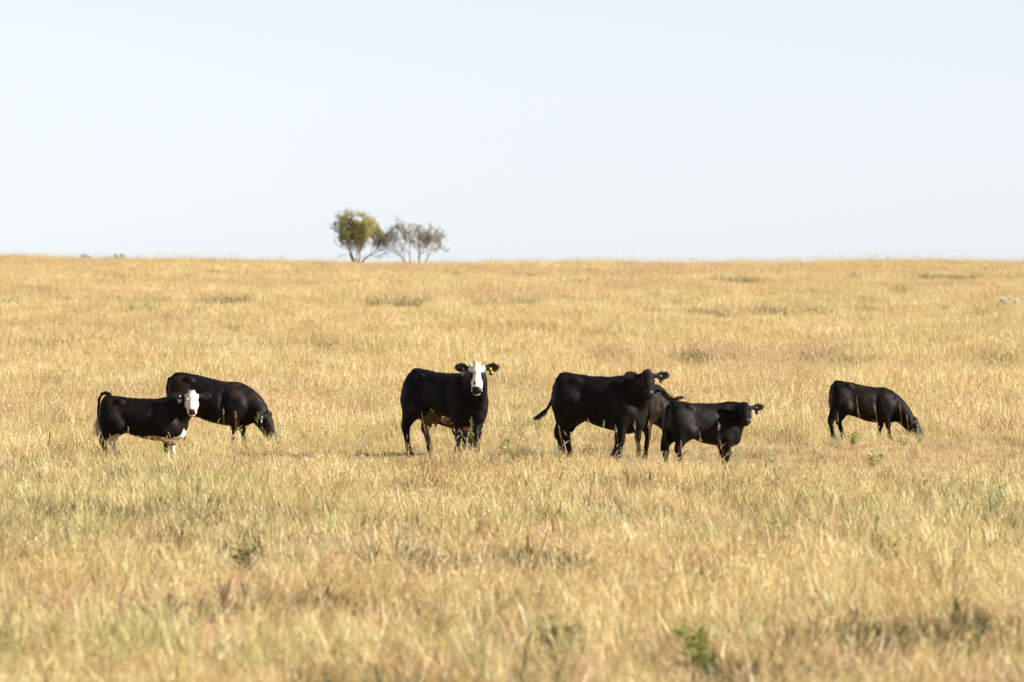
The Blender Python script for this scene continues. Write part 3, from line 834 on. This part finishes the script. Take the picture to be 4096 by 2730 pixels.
def hanging_tail(S, slen=1.0, sway=0.0):
    a = -.70 * S * slen
    pts = [(a, 0, 1.32 * S), (a - .09 * S, 0, 1.27 * S), (a - .13 * S, sway * .2, 1.12 * S), (a - .125 * S, sway * .5, .9 * S), (a - .11 * S, sway, .68 * S)]
    sw = {'path': [(a - .11 * S, sway, .70 * S), (a - .11 * S, sway, .6 * S), (a - .105 * S, sway * 1.1, .5 * S), (a - .10 * S, sway * 1.1, .40 * S), (a - .10 * S, sway, .30 * S)], 'n': 70, 'r': .035 * S}
    return pts, sw
HERD = "black cattle standing and grazing in the dry field"

def origin(px, D): return at_D(px, D)

# 1 -- white-faced calf at the left
def marks1(C, X, Y, Z, V):
    low = (Z < .545 + .03 * np.sin(X * 9)) & (Z > .40) & (X > -.50) & (X < .40) & (np.abs(Y) < .34)
    C[low] = TAN * 1.0
    br = (X > .40) & (Z < .69 + .03 * np.sin(Y * 30)) & (Z > .45) & (np.abs(Y) < .14); C[br] = WHITE * .85
    # white far legs
    hl = (X < -.45) & (Y > .06) & (Z < .66 - .25 * (X + .7)); C[hl] = WHITE * .95
    fl = (X > .3) & (Y > .07) & (Z < .36); C[fl] = WHITE
S1 = .738; O1 = origin(575, 86.2)
k1 = 88.0 / F
def lp(O, yaw, px, py, D):
    w = W(px, py, D) - Vector(O); c, s = math.cos(-yaw), math.sin(-yaw)
    return np.array([w.x * c - w.y * s, w.x * s + w.y * c, w.z])
y1_ = R(-4)
t1 = [lp(O1, y1_, px, py, 86.25) for px, py in [(440, 1578), (424, 1572), (407, 1577), (397, 1596), (393, 1625), (391, 1655), (391, 1682)]]
build_cow("calf", "white faced black calf with pale belly and white tail tip, leftmost of the cattle", HERD,
    O1, y1_, S1, (767, 1580), (.06, -.74, -.66), 85.95, hs=.84, slen=1.15, width=1.0, body=[(x, t, b - .055 * math.exp(-((x + .0) / .6) ** 2), w) for x, t, b, w in ADULT], tail=t1, tail_r=.022,
    switch={'path': [lp(O1, y1_, px, py, 86.25) for px, py in [(391, 1678), (389, 1695), (387, 1715), (389, 1738), (393, 1762)]], 'n': 110, 'r': .040},
    switch_mat=HAIR_WHITE, tags=((-1, 'white', 'pale_blue', .95),), face='white', marks=marks1, brown=.45, h=.0095, seed=2,
    legs={'RR': (.02, -.17), 'RL': (.16, .17), 'FR': (-.02, -.16), 'FL': (.10, .15)}, crest=(.10, .0), ear_drop=(.05, .05))

# 2 -- grazing cow behind it
S2 = .93; O2 = origin(853, 95.0); y2_ = R(-3)
tt, sw = hanging_tail(S2)
build_cow("cow", "black cow with its head down grazing behind the white faced calf on the left", HERD,
    O2, y2_, S2, (1060, 1660), (.34, -.10, -.93), 94.8, hs=1.0, Az=1.04, Bz=.70, neck_r=1.22, tail=tt, switch=sw, tags=((-1, 'pale_blue', 'white', .9),),
    brown=.9, seed=3, crest=(.17, .07), h=.012, legs={'RR': (.0, -.18), 'RL': (.14, .18), 'FR': (-.06, -.17), 'FL': (.12, .16)},
    body=[(x, t - .20 * max(0, (x + .3)), b - .075, w) for x, t, b, w in ADULT])

# 3 -- white-faced cow in the middle
def marks3(C, X, Y, Z, V):
    ud = (X < -.16) & (X > -.62) & (Z < .735 - .12 * (X + .4)) & (Z > .42) & (np.abs(Y) < .17)
    C[ud] = TAN * np.array([.24, .19, .17])
    sp = ((X + .17) / .035) ** 2 + ((Z - .73) / .03) ** 2 < 1; C[sp & (Y < 0)] = WHITE * .5
S3 = .985; O3 = origin(1790, 89.9); y3_ = R(-37)
tt, sw = hanging_tail(S3)
body3 = [(x, t + (.01 if x < -.3 else 0), b + .075 * math.exp(-((x - .1) / .5) ** 2), w) for x, t, b, w in ADULT]
build_cow("cow", "large black cow with white blaze face and black eye patches staring from the middle", HERD,
    O3, y3_, S3, (1908, 1468), (.0, -.56, -.83), 88.95, hs=1.0, slen=.96, tail=tt, switch=sw, face='blaze', marks=marks3, udder=True, scurs=True,
    tags=((-1, 'orange', 'pale_blue', 1.0), (1, 'yellow', 'dark', 1.0)), brown=.25, h=.0105, seed=5, crest=(.10, .02), body=body3, width=.92,
    legs={'RR': (-.02, -.18), 'RL': (.12, .20), 'FR': (-.10, -.15), 'FL': (.03, .18)})

# 4 -- nursing calf behind cow 3
S8 = .60; O8 = origin(1868, 91.25); y8_ = math.atan2(-.99, -.16)
def marks8(C, X, Y, Z, V):
    hd = (V[:, 2] < .72) & (V[:, 2] > .40)
    P8 = lp(O8, y8_, 1838, 1688, 90.55)
    d = V - P8; hd = (np.abs(d[:, 2]) < .14) & (d[:, 1] < .12) & (np.hypot(d[:, 0], d[:, 1]) < .30)
    C[hd] = np.array([.06, .024, .012])
tt, sw = hanging_tail(S8)
build_cow("calf", "young brown headed black calf nursing beneath the white faced cow in the middle", HERD,
    O8, y8_, S8, (1838, 1688), (-.97, -.12, .10), 90.55, hs=.72, tail=tt, switch=sw, brown=.6, h=.0105, seed=6, crest=(.0, -.04), marks=marks8, eyes=True,
    legs={'FR': (0, -.17), 'FL': (.12, .17)})

# 5 -- black cow with flicked tail
S4 = 1.0; O4 = origin(2404, 86.8); y4_ = R(-12)
t4 = [lp(O4, y4_, px, py, 86.85) for px, py in [(2262, 1500), (2244, 1500), (2228, 1522), (2217, 1550), (2211, 1582), (2203, 1612), (2190, 1636), (2178, 1650)]]
body4 = [(x, t, b, w) for x, t, b, w in ADULT]
build_cow("cow", "big all black cow with a grey ear tag and its tail flicked out behind", HERD,
    O4, y4_, S4, (2588, 1500), (.04, -.77, -.64), 86.35, hs=.98, slen=.87, width=.86, neck_r=.88, tail=t4, tail_r=.017, body=body4,
    switch={'path': [lp(O4, y4_, px, py, 86.85) for px, py in [(2184, 1640), (2174, 1654), (2160, 1668), (2144, 1676), (2126, 1681)]], 'n': 80, 'r': .040},
    tags=((1, 'grey', 'grey', 1.0),), brown=.2, h=.0105, seed=8, crest=(.06, -.05),
    legs={'RR': (.02, -.17), 'RL': (.08, .17), 'FR': (-.06, -.16), 'FL': (-.24, .16)})

# 6 -- calf seen from behind
S5 = .83; y5_ = math.atan2(.89, -.46); O5 = origin(2557, 88.2)
t5 = [lp(O5, y5_, px, py, d) for px, py, d in [(2622, 1570, 87.75), (2636, 1562, 87.6), (2650, 1572, 87.45), (2662, 1586, 87.35), (2676, 1600, 87.2), (2700, 1606, 87.0)]]
def marks5(C, X, Y, Z, V):
    m = (X < -.55) & (Z < 1.15) & (Z > .5); n = fbm(Y * 8 + 4, Z * 2.5, 3.0, 6); a = np.clip((n - .45) * 4, 0, 1)[:, None] * m[:, None]
    C[:] = C * (1 - a) + np.array([.034, .016, .007]) * a
build_cow("calf", "brownish black calf seen from behind, nursing on the far side of the big black cow", HERD,
    O5, y5_, S5, (2520, 1640), (-.6, .1, -.2), 88.5, hs=.8, width=.90, tail=t5[:3], tail_r=.014, brown=.55, h=.012, seed=9, crest=(.0, -.05), marks=marks5,
    switch={'path': [lp(O5, y5_, px, py, d) for px, py, d in [(2644, 1564, 87.5), (2662, 1582, 87.3), (2680, 1600, 87.1), (2700, 1602, 87.0), (2720, 1590, 87.0), (2733, 1589, 87.0), (2743, 1596, 87.0)]], 'n': 130, 'r': .030},
    switch_mat=HAIR_BROWN, legs={'RR': (0, -.22), 'RL': (.05, .20), 'FR': (-.05, -.2), 'FL': (.1, .2)})

# 7 -- black calf in front
S6 = .735; O6 = origin(2817, 82.0); y6_ = R(22)
tt, sw = hanging_tail(S6)
build_cow("calf", "all black calf standing nearest the camera, in front of the big black cow's chest", HERD,
    O6, y6_, S6, (2978, 1628), (.04, -.83, -.56), 81.85, hs=.80, tail=[(-.53, .02, .95), (-.58, .02, .90), (-.595, .02, .75), (-.585, .03, .6)], tail_r=.022,
    switch={'path': [(-.585, .03, .62), (-.58, .03, .52), (-.575, .03, .42), (-.57, .03, .3)], 'n': 60, 'r': .025},
    tags=((1, 'grey', 'dark', .85),), brown=.35, h=.0095, seed=10, crest=(.12, .03), ear_drop=(0, 0),
    legs={'RR': (.10, -.18), 'RL': (-.06, .18), 'FR': (.0, -.15), 'FL': (.06, .15)})

# 8 -- grazing calf at the right
S7 = .77; O7 = origin(3462, 101.0); y7_ = R(6)
tt, sw = hanging_tail(S7)
build_cow("calf", "black calf grazing with its head in the grass, alone at the right of the herd", HERD,
    O7, y7_, S7, (3652, 1684), (.42, -.08, -.90), 100.9, hs=.9, neck_r=1.2, slen=1.03, tail=tt, switch=sw, brown=.8, h=.0115, seed=12, crest=(.16, .07), Az=1.06, Bz=.70, body=[(x, t - .19 * max(0, (x + .3)), b - .085, w) for x, t, b, w in ADULT],
    legs={'RR': (-.10, -.18), 'RL': (.18, .18), 'FR': (.08, -.16), 'FL': (-.10, .16)})

# ------------------------------------------------------------------ trees on the ridge
BARK = plain("grey_brown_bark", (.19, .145, .10), .9, .1, .35, 12)
def leaf_mat(name, stops):
    m, nt = new_mat(name); L = nt.links.new
    out = N(nt, "ShaderNodeOutputMaterial"); at = N(nt, "ShaderNodeAttribute", attribute_name="tint")
    rp = ramp(nt, stops); L(at.outputs["Fac"], rp.inputs[0])
    d = N(nt, "ShaderNodeBsdfDiffuse"); t = N(nt, "ShaderNodeBsdfTranslucent"); ms = N(nt, "ShaderNodeMixShader"); ms.inputs[0].default_value = .35
    L(rp.outputs[0], d.inputs[0]); L(rp.outputs[0], t.inputs[0]); L(d.outputs[0], ms.inputs[1]); L(t.outputs[0], ms.inputs[2]); L(ms.outputs[0], out.inputs[0]); return m
LEAF = leaf_mat("autumn_leaf", [(0, (.055, .065, .02)), (.35, (.12, .14, .03)), (.6, (.30, .29, .055)), (1, (.50, .43, .10))])
HAZY_LEAF = leaf_mat("hazy_far_leaf", [(0, (.20, .25, .24)), (1, (.34, .38, .34))])  # pale blue of distance haze is mixed into the leaf colour

class Tubes:
    def __init__(s): s.V = []; s.F = []
    def tube(s, pts, rad, sides=4):
        b = len(s.V); k = len(pts)
        for j in range(k):
            d = pts[min(j + 1, k - 1)] - pts[max(j - 1, 0)]; d = d / (np.linalg.norm(d) + 1e-9)
            a = np.cross(d, (0, 0, 1.0) if abs(d[2]) < .9 else (1.0, 0, 0)); a /= np.linalg.norm(a); c = np.cross(d, a)
            for i in range(sides):
                t = 2 * math.pi * i / sides; s.V.append(pts[j] + rad[j] * (a * math.cos(t) + c * math.sin(t)))
        for j in range(k - 1):
            for i in range(sides):
                s.F.append((b + j * sides + i, b + j * sides + (i + 1) % sides, b + (j + 1) * sides + (i + 1) % sides, b + (j + 1) * sides + i))

def grow(stems, env_c, env_r, depth, T, TW, tips, rg, spread=.50, length=.95, up=.8):
    """recursive limbs kept inside an ellipsoid envelope"""
    def inside(p): return (((p - env_c) / env_r) ** 2).sum() < 1.0
    def rec(p, d, L, r, k):
        n = 4; r = max(r, .0085); pts = [p]; q = p.copy(); dd = d / np.linalg.norm(d); rad = [r]
        for j in range(n):
            dd = dd + rg.normal(0, .13, 3) + np.array([0, 0, up * .08]); dd /= np.linalg.norm(dd)
            if not inside(q + dd * L / n) and q[2] > env_c[2] - env_r[2] * .6:
                to = env_c - q; dd = dd + .22 * to / np.linalg.norm(to); dd /= np.linalg.norm(dd)
            q = q + dd * L / n; pts.append(q.copy()); rad.append(max(.0075, r * (1 - .42 * (j + 1) / n)))
        (T if k > depth - 4 else TW).tube(pts, rad, 6 if k > depth - 3 else (4 if k > 1 else 3))
        if k <= 2:
            for j in range(1, n + 1): tips.append((pts[j], dd, k))
        if k == 0: return
        nb = 3 if rg.uniform() < .8 else 2
        if k in (depth - 1, depth - 2, depth - 3):           # side shoots along the limb
            for j in (1, 2, 3):
                ax = rg.normal(0, 1, 3); ax -= dd * (ax @ dd); ax /= np.linalg.norm(ax)
                rec(pts[j], dd * .45 + ax * .9 + np.array([0, 0, .15]), L * rg.uniform(.45, .75), max(rad[j] * .4, .012), max(k - 3, 1)) if rg.uniform() < (.75 if k < depth else .45) else None
        for i in range(nb):
            ax = rg.normal(0, 1, 3); ax -= dd * (ax @ dd); ax /= np.linalg.norm(ax)
            a = rg.uniform(.35, 1.15) * spread
            nd = dd * math.cos(a) + ax * math.sin(a)
            out = (q - np.array([env_c[0], env_c[1], q[2]])); nd = nd + .12 * out / (np.linalg.norm(out) + .2) + np.array([0, 0, .08 * up]); nd /= np.linalg.norm(nd)
            rec(q if i < 2 else pts[-2], nd, L * rg.uniform(.66, .86), rad[-1] * rg.uniform(.55, .75), k - 1)
    for (p, d, L, r, k) in stems:
        d = np.array(d, float); d /= np.linalg.norm(d); rec(np.array(p, float), d, L, r, k)

def ridge_tree(name, label, px, D, stems, env_c, env_r, leaf_fn, mat, seed, base_r, nleaf=6, leaf_size=.07, spread=.5, up=.8):
    rg = np.random.default_rng(seed)
    base = at_D(px, D); root = empty(name, base); tag(root, label, 'tree', 'pair of small trees on the ridge')
    T, TW, tips = Tubes(), Tubes(), []
    grow(stems, np.array(env_c), np.array(env_r), 6, T, TW, tips, rg, spread, up=up)
    mesh_obj("trunk", T.V, T.F, BARK, root, smooth=True)
    tw = mesh_obj("twigs", TW.V, TW.F, BARK, root); tw['kind'] = 'stuff'
    B = Blades()
    for (p, d, k) in tips:
        dens, ti = leaf_fn(p, rg)
        for _ in range(rg.poisson(dens * nleaf)):
            o = p + rg.normal(0, .07, 3)
            B.leaf(o, rg.normal(0, 1, 3) + np.array([0, 0, .3]), leaf_size * rg.uniform(.6, 1.3), leaf_size * .6, rg.normal(0, 1, 3), float(np.clip(ti + rg.normal(0, .12), 0, 1)))
    c = B.build("crown", mat, root); c['kind'] = 'stuff'
    print(name, len(T.F), len(TW.F), len(B.F))
    return root
# 51.7 photo pixels per metre on the ridge at 440 m
def lf1(p, rg):
    x, y, z = p; n = fbm(np.array([x * 1.0 + 9]), np.array([z * 1.0 + y]), 1.3, 3)[0]
    yel = np.clip(.34 + .30 * (z - 2.4) / 1.2 + .25 * (x > .6) + (n - .5) * 1.3, 0, 1)
    dens = .36 * np.clip(.9 * (z - .8) / 1.2, 0, 1) * np.clip((n - .36) * 4, .05, 1.0) * (1.0 if x > -1.3 else .35)
    return dens, yel
def lf2(p, rg):
    x, y, z = p
    a = math.exp(-((x - 2.45) / .38) ** 2 - ((z - 1.55) / .26) ** 2) * 3.0 + math.exp(-((x - 2.3) / .35) ** 2 - ((z - 2.55) / .35) ** 2) * .7
    n = fbm(np.array([x + 9.]), np.array([z + y]), 2.2, 8)[0]
    return a + .10 * max(0, n - .5) * 2, .55
ridge_tree("leafy_tree", "small rounded tree still in yellow green leaf, left of the two on the ridge", 1428, 438,
    [((-.10, 0, -.1), (-.80, .1, 1), 1.35, .10, 6), ((.10, .05, -.1), (.66, -.1, .9), 1.2, .11, 6), ((0, .1, -.1), (-.18, .3, 1), 1.35, .09, 6), ((.04, -.05, -.1), (.18, -.4, 1), 1.3, .08, 6), ((.0, 0, .2), (.03, -.1, 1), .7, .07, 6)],
    (.0, 0, 2.45), (1.9, 1.8, 1.6), lf1, LEAF, 68, .1, spread=.62, up=.6, nleaf=5, leaf_size=.085)
ridge_tree("bare_tree", "small spreading tree with mostly bare grey twigs, right of the two on the ridge", 1654, 438,
    [((-.28, 0, -.1), (-.52, .1, 1), 1.2, .075, 6), ((-.24, .08, -.1), (.0, .2, 1), 1.2, .07, 6), ((.38, 0, -.1), (.12, 0, 1), 1.15, .115, 6), ((.44, .1, -.1), (.75, .2, .9), 1.25, .09, 6)],
    (.45, 0, 2.2), (2.75, 2.0, 1.5), lf2, LEAF, 119, .1, spread=.68, up=.5, nleaf=3, leaf_size=.08)
for (px, py, wd, sd_) in [(340, 1012, .9, 1), (474, 1010, 1.4, 2), (410, 1020, 1.0, 3)]:
    D = 620.0; x = px_x(px, D); zg = float(z_at(x, D)); top = CAM_H + (LEVEL - py) / F * D
    rg = np.random.default_rng(60 + sd_); Hh = top - zg
    root = empty("distant_tree", (x, D, zg)); tag(root, "tiny blue grey treetop over the ridge far left, " + {1: "leftmost of three", 2: "largest, rightmost of three", 3: "lowest, middle of three"}[sd_], 'tree', 'far treetops over the ridge')
    T = Tubes(); T.tube([np.array([0, 0, -.2]), np.array([.05, 0, Hh * .4]), np.array([0, .1, Hh * .8])], [.18, .13, .04], 6)
    for _ in range(9):
        a = rg.uniform(0, 6.28); z0 = Hh * rg.uniform(.35, .7); e_ = np.array([math.cos(a) * wd, math.sin(a) * wd, z0 + Hh * .22]); T.tube([np.array([0, 0, z0]), (e_ + [0, 0, z0]) * .5, e_], [.06, .04, .015], 4)
    mesh_obj("trunk", T.V, T.F, BARK, root, smooth=True)
    B = Blades()
    for _ in range(1500):
        v = rg.normal(0, 1, 3); v /= np.linalg.norm(v); v *= rg.uniform(.3, 1) ** .5
        if fbm(np.array([v[0] * 2 + 4]), np.array([v[2] * 2 + v[1] + 8]), 1.5, sd_)[0] < .42: continue
        B.leaf(np.array([v[0] * wd * 1.2, v[1] * wd * 1.2, Hh * .68 + v[2] * Hh * .30]), rg.normal(0, 1, 3), .26, .17, rg.normal(0, 1, 3), rg.uniform())
    c = B.build("crown", HAZY_LEAF, root); c['kind'] = 'stuff'

# ------------------------------------------------------------------ single plants that stand out of the grass
def stem_mb(B, p0, p1, w, tint, bend=.05):
    mid = (p0 + p1) / 2 + rng.normal(0, bend, 3) * np.linalg.norm(p1 - p0)
    pts = [p0, (p0 + mid) / 2, mid, (mid + p1) / 2, p1]
    for a in (0, 1.57): B.strip(pts, [w, w, w * .8, w * .6], np.array([math.cos(a), math.sin(a), 0]), tint)
    return pts
def leafy_plant(name, label, group, px, D, h, spread, nst, mat, leaf_l, leaf_w, nleaf=16, cat='plant', z_lo=.15, up=.5):
    base = at_D(px, D); root = empty(name, base, rng.uniform(0, 6)); tag(root, label, cat, group)
    St, Lf = Blades(), Blades()
    for i in range(nst):
        a = rng.uniform(0, 6.28); r = spread * math.sqrt(rng.uniform())
        top = np.array([r * math.cos(a), r * math.sin(a), h * rng.uniform(.7, 1.0)]); b0 = np.array([r * .2 * math.cos(a), r * .2 * math.sin(a), -.02])
        pts = stem_mb(St, b0, top, .008, rng.uniform())
        for j in range(nleaf):
            t = rng.uniform(z_lo, 1.0); s_ = t * 4; k = min(int(s_), 3); p = pts[k] * (1 - (s_ - k)) + pts[k + 1] * (s_ - k)
            az = rng.uniform(0, 6.28); d = np.array([math.cos(az), math.sin(az), up * rng.uniform(.3, 1.6)])
            Lf.leaf(p, d, leaf_l * rng.uniform(.6, 1.2) * (1.15 - .5 * t), leaf_w * rng.uniform(.7, 1.2), np.array([0, 0, 1.0]) + rng.normal(0, .3, 3), rng.uniform())
    St.build("stem", mat, root); o = Lf.build("foliage", mat, root); o['kind'] = 'stuff'
    return root
def gD(py): return CAM_H * F / (py - LEVEL)
SG = "grey green sage plants in the grass"
for (px, D, h, sp, n, lab) in [
    (3676, 97.0, .42, .08, 5, "tall pale grey sage plant in front of the grazing calf's head at the right"),
    (3345, 94.0, .30, .10, 5, "low grey sage plant before the hind feet of the rightmost calf"),
    (3088, 84.5, .42, .12, 6, "grey sage plant just right of the nearest black calf"),
    (2950, 79.6, .48, .10, 6, "pale sage plant under the neck of the nearest black calf"),
    (2800, 79.8, .30, .20, 9, "spreading grey sage under the belly of the nearest black calf"),
    (2508, 80.6, .40, .12, 7, "grey sage plant below the front feet of the big black cow"),
    (2236, 84.5, .36, .07, 5, "grey sage plant at the hind feet of the big black cow"),
    (1118, 92.5, .42, .12, 6, "grey sage plant just right of the left grazing cow's head"),
    (1450, 91.5, .34, .10, 5, "grey sage plant in the gap left of the white faced cow"),
    (1040, 92.0, .30, .09, 5, "short sage plant below the left grazing cow's muzzle"),
    (1640, 51.5, .46, .20, 9, "blurred grey sage clump low in the left centre foreground"),
    (3960, 62.0, .50, .22, 9, "wide grey green sage clump near the right edge of the field")]:
    leafy_plant("sage_plant", lab, SG, px, D, h, sp, n, SAGE, .06, .016, 22)
WG = "green weeds scattered in the dry grass"
for (px, D, h, sp, n, lab, ll) in [
    (2012, 88.4, .36, .13, 5, "green leafy weed beside the front legs of the white faced cow", .09),
    (1283, 160, .42, .10, 4, "small dark green weed on the slope above the two left animals", .12),
    (3692, 69.5, .40, .05, 3, "upright green weed in the grass below the grazing calf at the right", .09),
    (3985, 63.0, .46, .08, 4, "tall yellow green weed standing beside the sage clump at the right edge", .11),
    (3492, 82.0, .30, .14, 6, "bright yellow green weed below the belly of the rightmost calf", .10),
    (3405, 96.5, .30, .14, 7, "low green weed between the legs of the rightmost calf", .08),
    (3618, 95.5, .24, .12, 5, "dark green low weed below the neck of the rightmost calf", .08),
    (2786, 35.6, .21, .10, 6, "bright green blurred weed at the bottom edge, right of centre", .13),
    (2782, 37.4, .21, .08, 4, "darker green blurred weed just above the one at the bottom edge", .12),
    (2640, 77.0, .26, .08, 4, "thin green weed below the gap between cow and nearest calf", .08),
    (3140, 56.0, .24, .10, 4, "green weed in the lower right of the field", .09),
    (3770, 240, .50, .35, 9, "round green weed high on the slope at the right", .16)]:
    leafy_plant("green_weed", lab, WG, px, D, h, sp, n, WEED, ll, ll * .42, 12)
for (px, D, h, sp, n, lab) in [
    (2245, 38.0, .20, .15, 34, "dark brown clump of dead weed in the lower centre foreground"),
    (2190, 39.2, .20, .10, 16, "smaller dark dead weed touching the left of the brown clump"),
    (820, 58.0, .26, .22, 14, "brown dead weed clump in the left foreground"),
    (990, 50.0, .28, .18, 12, "dark russet weed clump right of the left foreground clump"),
    (3895, 71.0, .20, .30, 16, "low dark weed patch in the grass at the far right"),
    (1850, 95.0, .50, .12, 10, "dark dried weed standing just behind the white faced cow's head")]:
    leafy_plant("dead_weed", lab, "dark dead weeds in the grass", px, D, h, sp, n, DARKWEED, .09, .03, 16)

# tall seeding stalks that cross the animals
STALK_STRAW = leaf_mat("seed_stalk", [(0, (.22, .15, .07)), (.5, (.42, .31, .14)), (1, (.60, .48, .26))])
STALK_GREEN = leaf_mat("green_seed_stalk", [(0, (.10, .13, .04)), (.5, (.24, .27, .09)), (1, (.42, .38, .16))])
def stalk(px, D, top_py, lean_px, mat, label, head=.14, wide=.03, side=0):
    base = at_D(px, D); root = empty("grass_stalk", base); tag(root, label, 'grass stalk', 'tall seeding stalks in front of the cattle')
    top = W(px + lean_px, top_py, D) - base; top = np.array(top) + np.array([0, rng.normal(0, .03), 0])
    S_, H_ = Blades(), Blades()
    pts = stem_mb(S_, np.array([0, 0, -.02]), top, .0065, rng.uniform(), .025)
    # a drooping stem leaf or two
    for j in range(2):
        p = pts[1 + j]; az = rng.uniform(0, 6.28); S_.leaf(p, np.array([math.cos(az), math.sin(az), 1.1]), .16, .010, np.array([0, 0, 1.0]), rng.uniform())
    d = pts[-1] - pts[-2]; d /= np.linalg.norm(d)
    for i in range(26):
        t = i / 26; p = top - d * head * t
        dd = d + rng.normal(0, .45, 3); H_.leaf(p, dd, wide * rng.uniform(.6, 1.3) * (.5 + t * .8), .009, rng.normal(0, 1, 3), rng.uniform())
    S_.build("stem", mat, root); o = H_.build("seed_head", mat, root); o['kind'] = 'stuff'
for a in [
    (1712, 88.3, 1650, -26, STALK_STRAW, "pinkish stalk crossing the udder and hind leg of the white faced cow", .30),
    (1905, 87.7, 1672, -20, STALK_GREEN, "green feathery stalk before the front legs of the white faced cow", .2, .06),
    (1868, 87.9, 1700, 18, STALK_GREEN, "shorter green stalk left of the feathery one at the white faced cow", .16, .05),
    (1600, 88.4, 1720, 8, STALK_STRAW, "thin stalk before the left hind leg of the white faced cow", .12),
    (2880, 81.0, 1692, -6, STALK_STRAW, "seed stalk standing against the dark shoulder of the nearest calf", .12, .04),
    (2812, 81.0, 1728, -12, STALK_STRAW, "stalk leaning against the belly of the nearest calf", .16, .03),
    (2898, 80.6, 1762, -18, STALK_STRAW, "low bent stalk at the front leg of the nearest calf", .16, .03),
    (2718, 80.8, 1765, 6, STALK_STRAW, "stalk in front of the hind legs of the nearest calf", .12),
    (2362, 85.8, 1678, -10, STALK_STRAW, "stalk crossing the belly of the big black cow", .10),
    (2412, 85.8, 1684, 4, STALK_GREEN, "green stalk under the belly of the big black cow", .12, .04),
    (2472, 85.4, 1702, -10, STALK_STRAW, "stalk in front of the big black cow's front legs", .14, .04),
    (2548, 85.6, 1686, -10, STALK_STRAW, "stalk between the big black cow and the rear view calf", .14, .04),
    (2252, 85.6, 1708, -16, STALK_STRAW, "stalk before the hind leg of the big black cow", .2, .04),
    (2604, 86.2, 1686, -8, STALK_STRAW, "stalk in front of the calf that is seen from behind", .10),
    (3447, 99.8, 1584, -22, STALK_STRAW, "long thin stalk rising across the flank of the rightmost calf", .34, .03),
    (3525, 99.8, 1622, -26, STALK_STRAW, "leaning stalk before the foreleg of the rightmost calf", .12),
    (3606, 99.8, 1620, -6, STALK_STRAW, "upright stalk before the neck of the rightmost calf", .14),
    (3640, 99.8, 1660, -12, STALK_STRAW, "reddish stalk left of the rightmost calf's head", .10),
    (3352, 99.8, 1655, -2, STALK_STRAW, "stalk in front of the hind legs of the rightmost calf", .16),
    (895, 93.6, 1632, -2, STALK_STRAW, "stalk before the chest of the grazing cow at the left", .12),
    (948, 93.6, 1646, -6, STALK_STRAW, "second stalk before the shoulder of the grazing cow at the left", .12),
    (1028, 93.6, 1652, 2, STALK_GREEN, "green stalk before the head of the grazing cow at the left", .2, .06),
    (528, 85.4, 1710, -14, STALK_STRAW, "stalk across the pale belly of the white faced calf", .12, .04),
    (672, 85.2, 1745, -4, STALK_STRAW, "stalk before the front legs of the white faced calf", .10, .03),
    (410, 85.2, 1755, -6, STALK_GREEN, "green stalk before the hind leg of the white faced calf", .12)]:
    stalk(*a)

# white and yellow flowers high on the slope at the right
PETAL = leaf_mat("white_petal", [(0, (.62, .64, .54)), (1, (.85, .84, .76))])
YEL = leaf_mat("yellow_petal", [(0, (.62, .42, .03)), (1, (.80, .58, .06))])
def flower_plant(px, py, w, hgt, n, mat, name, lab, grp, fs):
    D = solve_D(px, py); base = at_D(px, D); root = empty(name, base); tag(root, lab, 'flowers', grp)
    St, Fl, Lf = Blades(), Blades(), Blades()
    for i in range(n):
        a = rng.uniform(0, 6.28); r = w * math.sqrt(rng.uniform()); top = np.array([r * math.cos(a), r * .5 * math.sin(a), hgt * rng.uniform(.85, 1.1)])
        stem_mb(St, np.array([top[0] * .4, top[1] * .4, -.02]), top, .010, .4)
        for _ in range(14):
            az = rng.uniform(0, 6.28); Fl.leaf(top + rng.normal(0, fs * .35, 3), np.array([math.cos(az), math.sin(az), .5]), fs * .7, fs * .5, np.array([0, 0, 1.0]) + rng.normal(0, .5, 3), rng.uniform())
        for _ in range(4):
            az = rng.uniform(0, 6.28); Lf.leaf(top * rng.uniform(.3, .8), np.array([math.cos(az), math.sin(az), .5]), .14, .05, np.array([0, 0, 1.0]), rng.uniform())
    St.build("stem", WEED, root); a = Fl.build("flower_heads", mat, root); a['kind'] = 'stuff'; b = Lf.build("foliage", WEED, root); b['kind'] = 'stuff'
flower_plant(4022, 1246, .26, .50, 9, PETAL, "white_flower_plant", "white flowering plant, larger left half of the patch at the right edge", "white flowers on the slope", .11)
flower_plant(4062, 1248, .16, .46, 6, PETAL, "white_flower_plant", "white flowering plant, smaller right half of the patch at the right edge", "white flowers on the slope", .11)
flower_plant(3990, 1250, .10, .40, 2, PETAL, "white_flower_plant", "single sparse white flowering plant left of the patch at the right edge", "white flowers on the slope", .08)
for (px, py, lab) in [(2838, 1192, "left yellow flower plant on the slope above the nearest calf"), (2895, 1200, "middle yellow flower plant on the slope above the nearest calf"),
                      (3042, 1185, "right yellow flower plant on the slope above the nearest calf"), (3556, 1240, "yellow flower plant on the slope above the rightmost calf")]:
    flower_plant(px, py, .12, .42, 2, YEL, "yellow_flower_plant", lab, "yellow flowers on the slope", .05)

scatter()
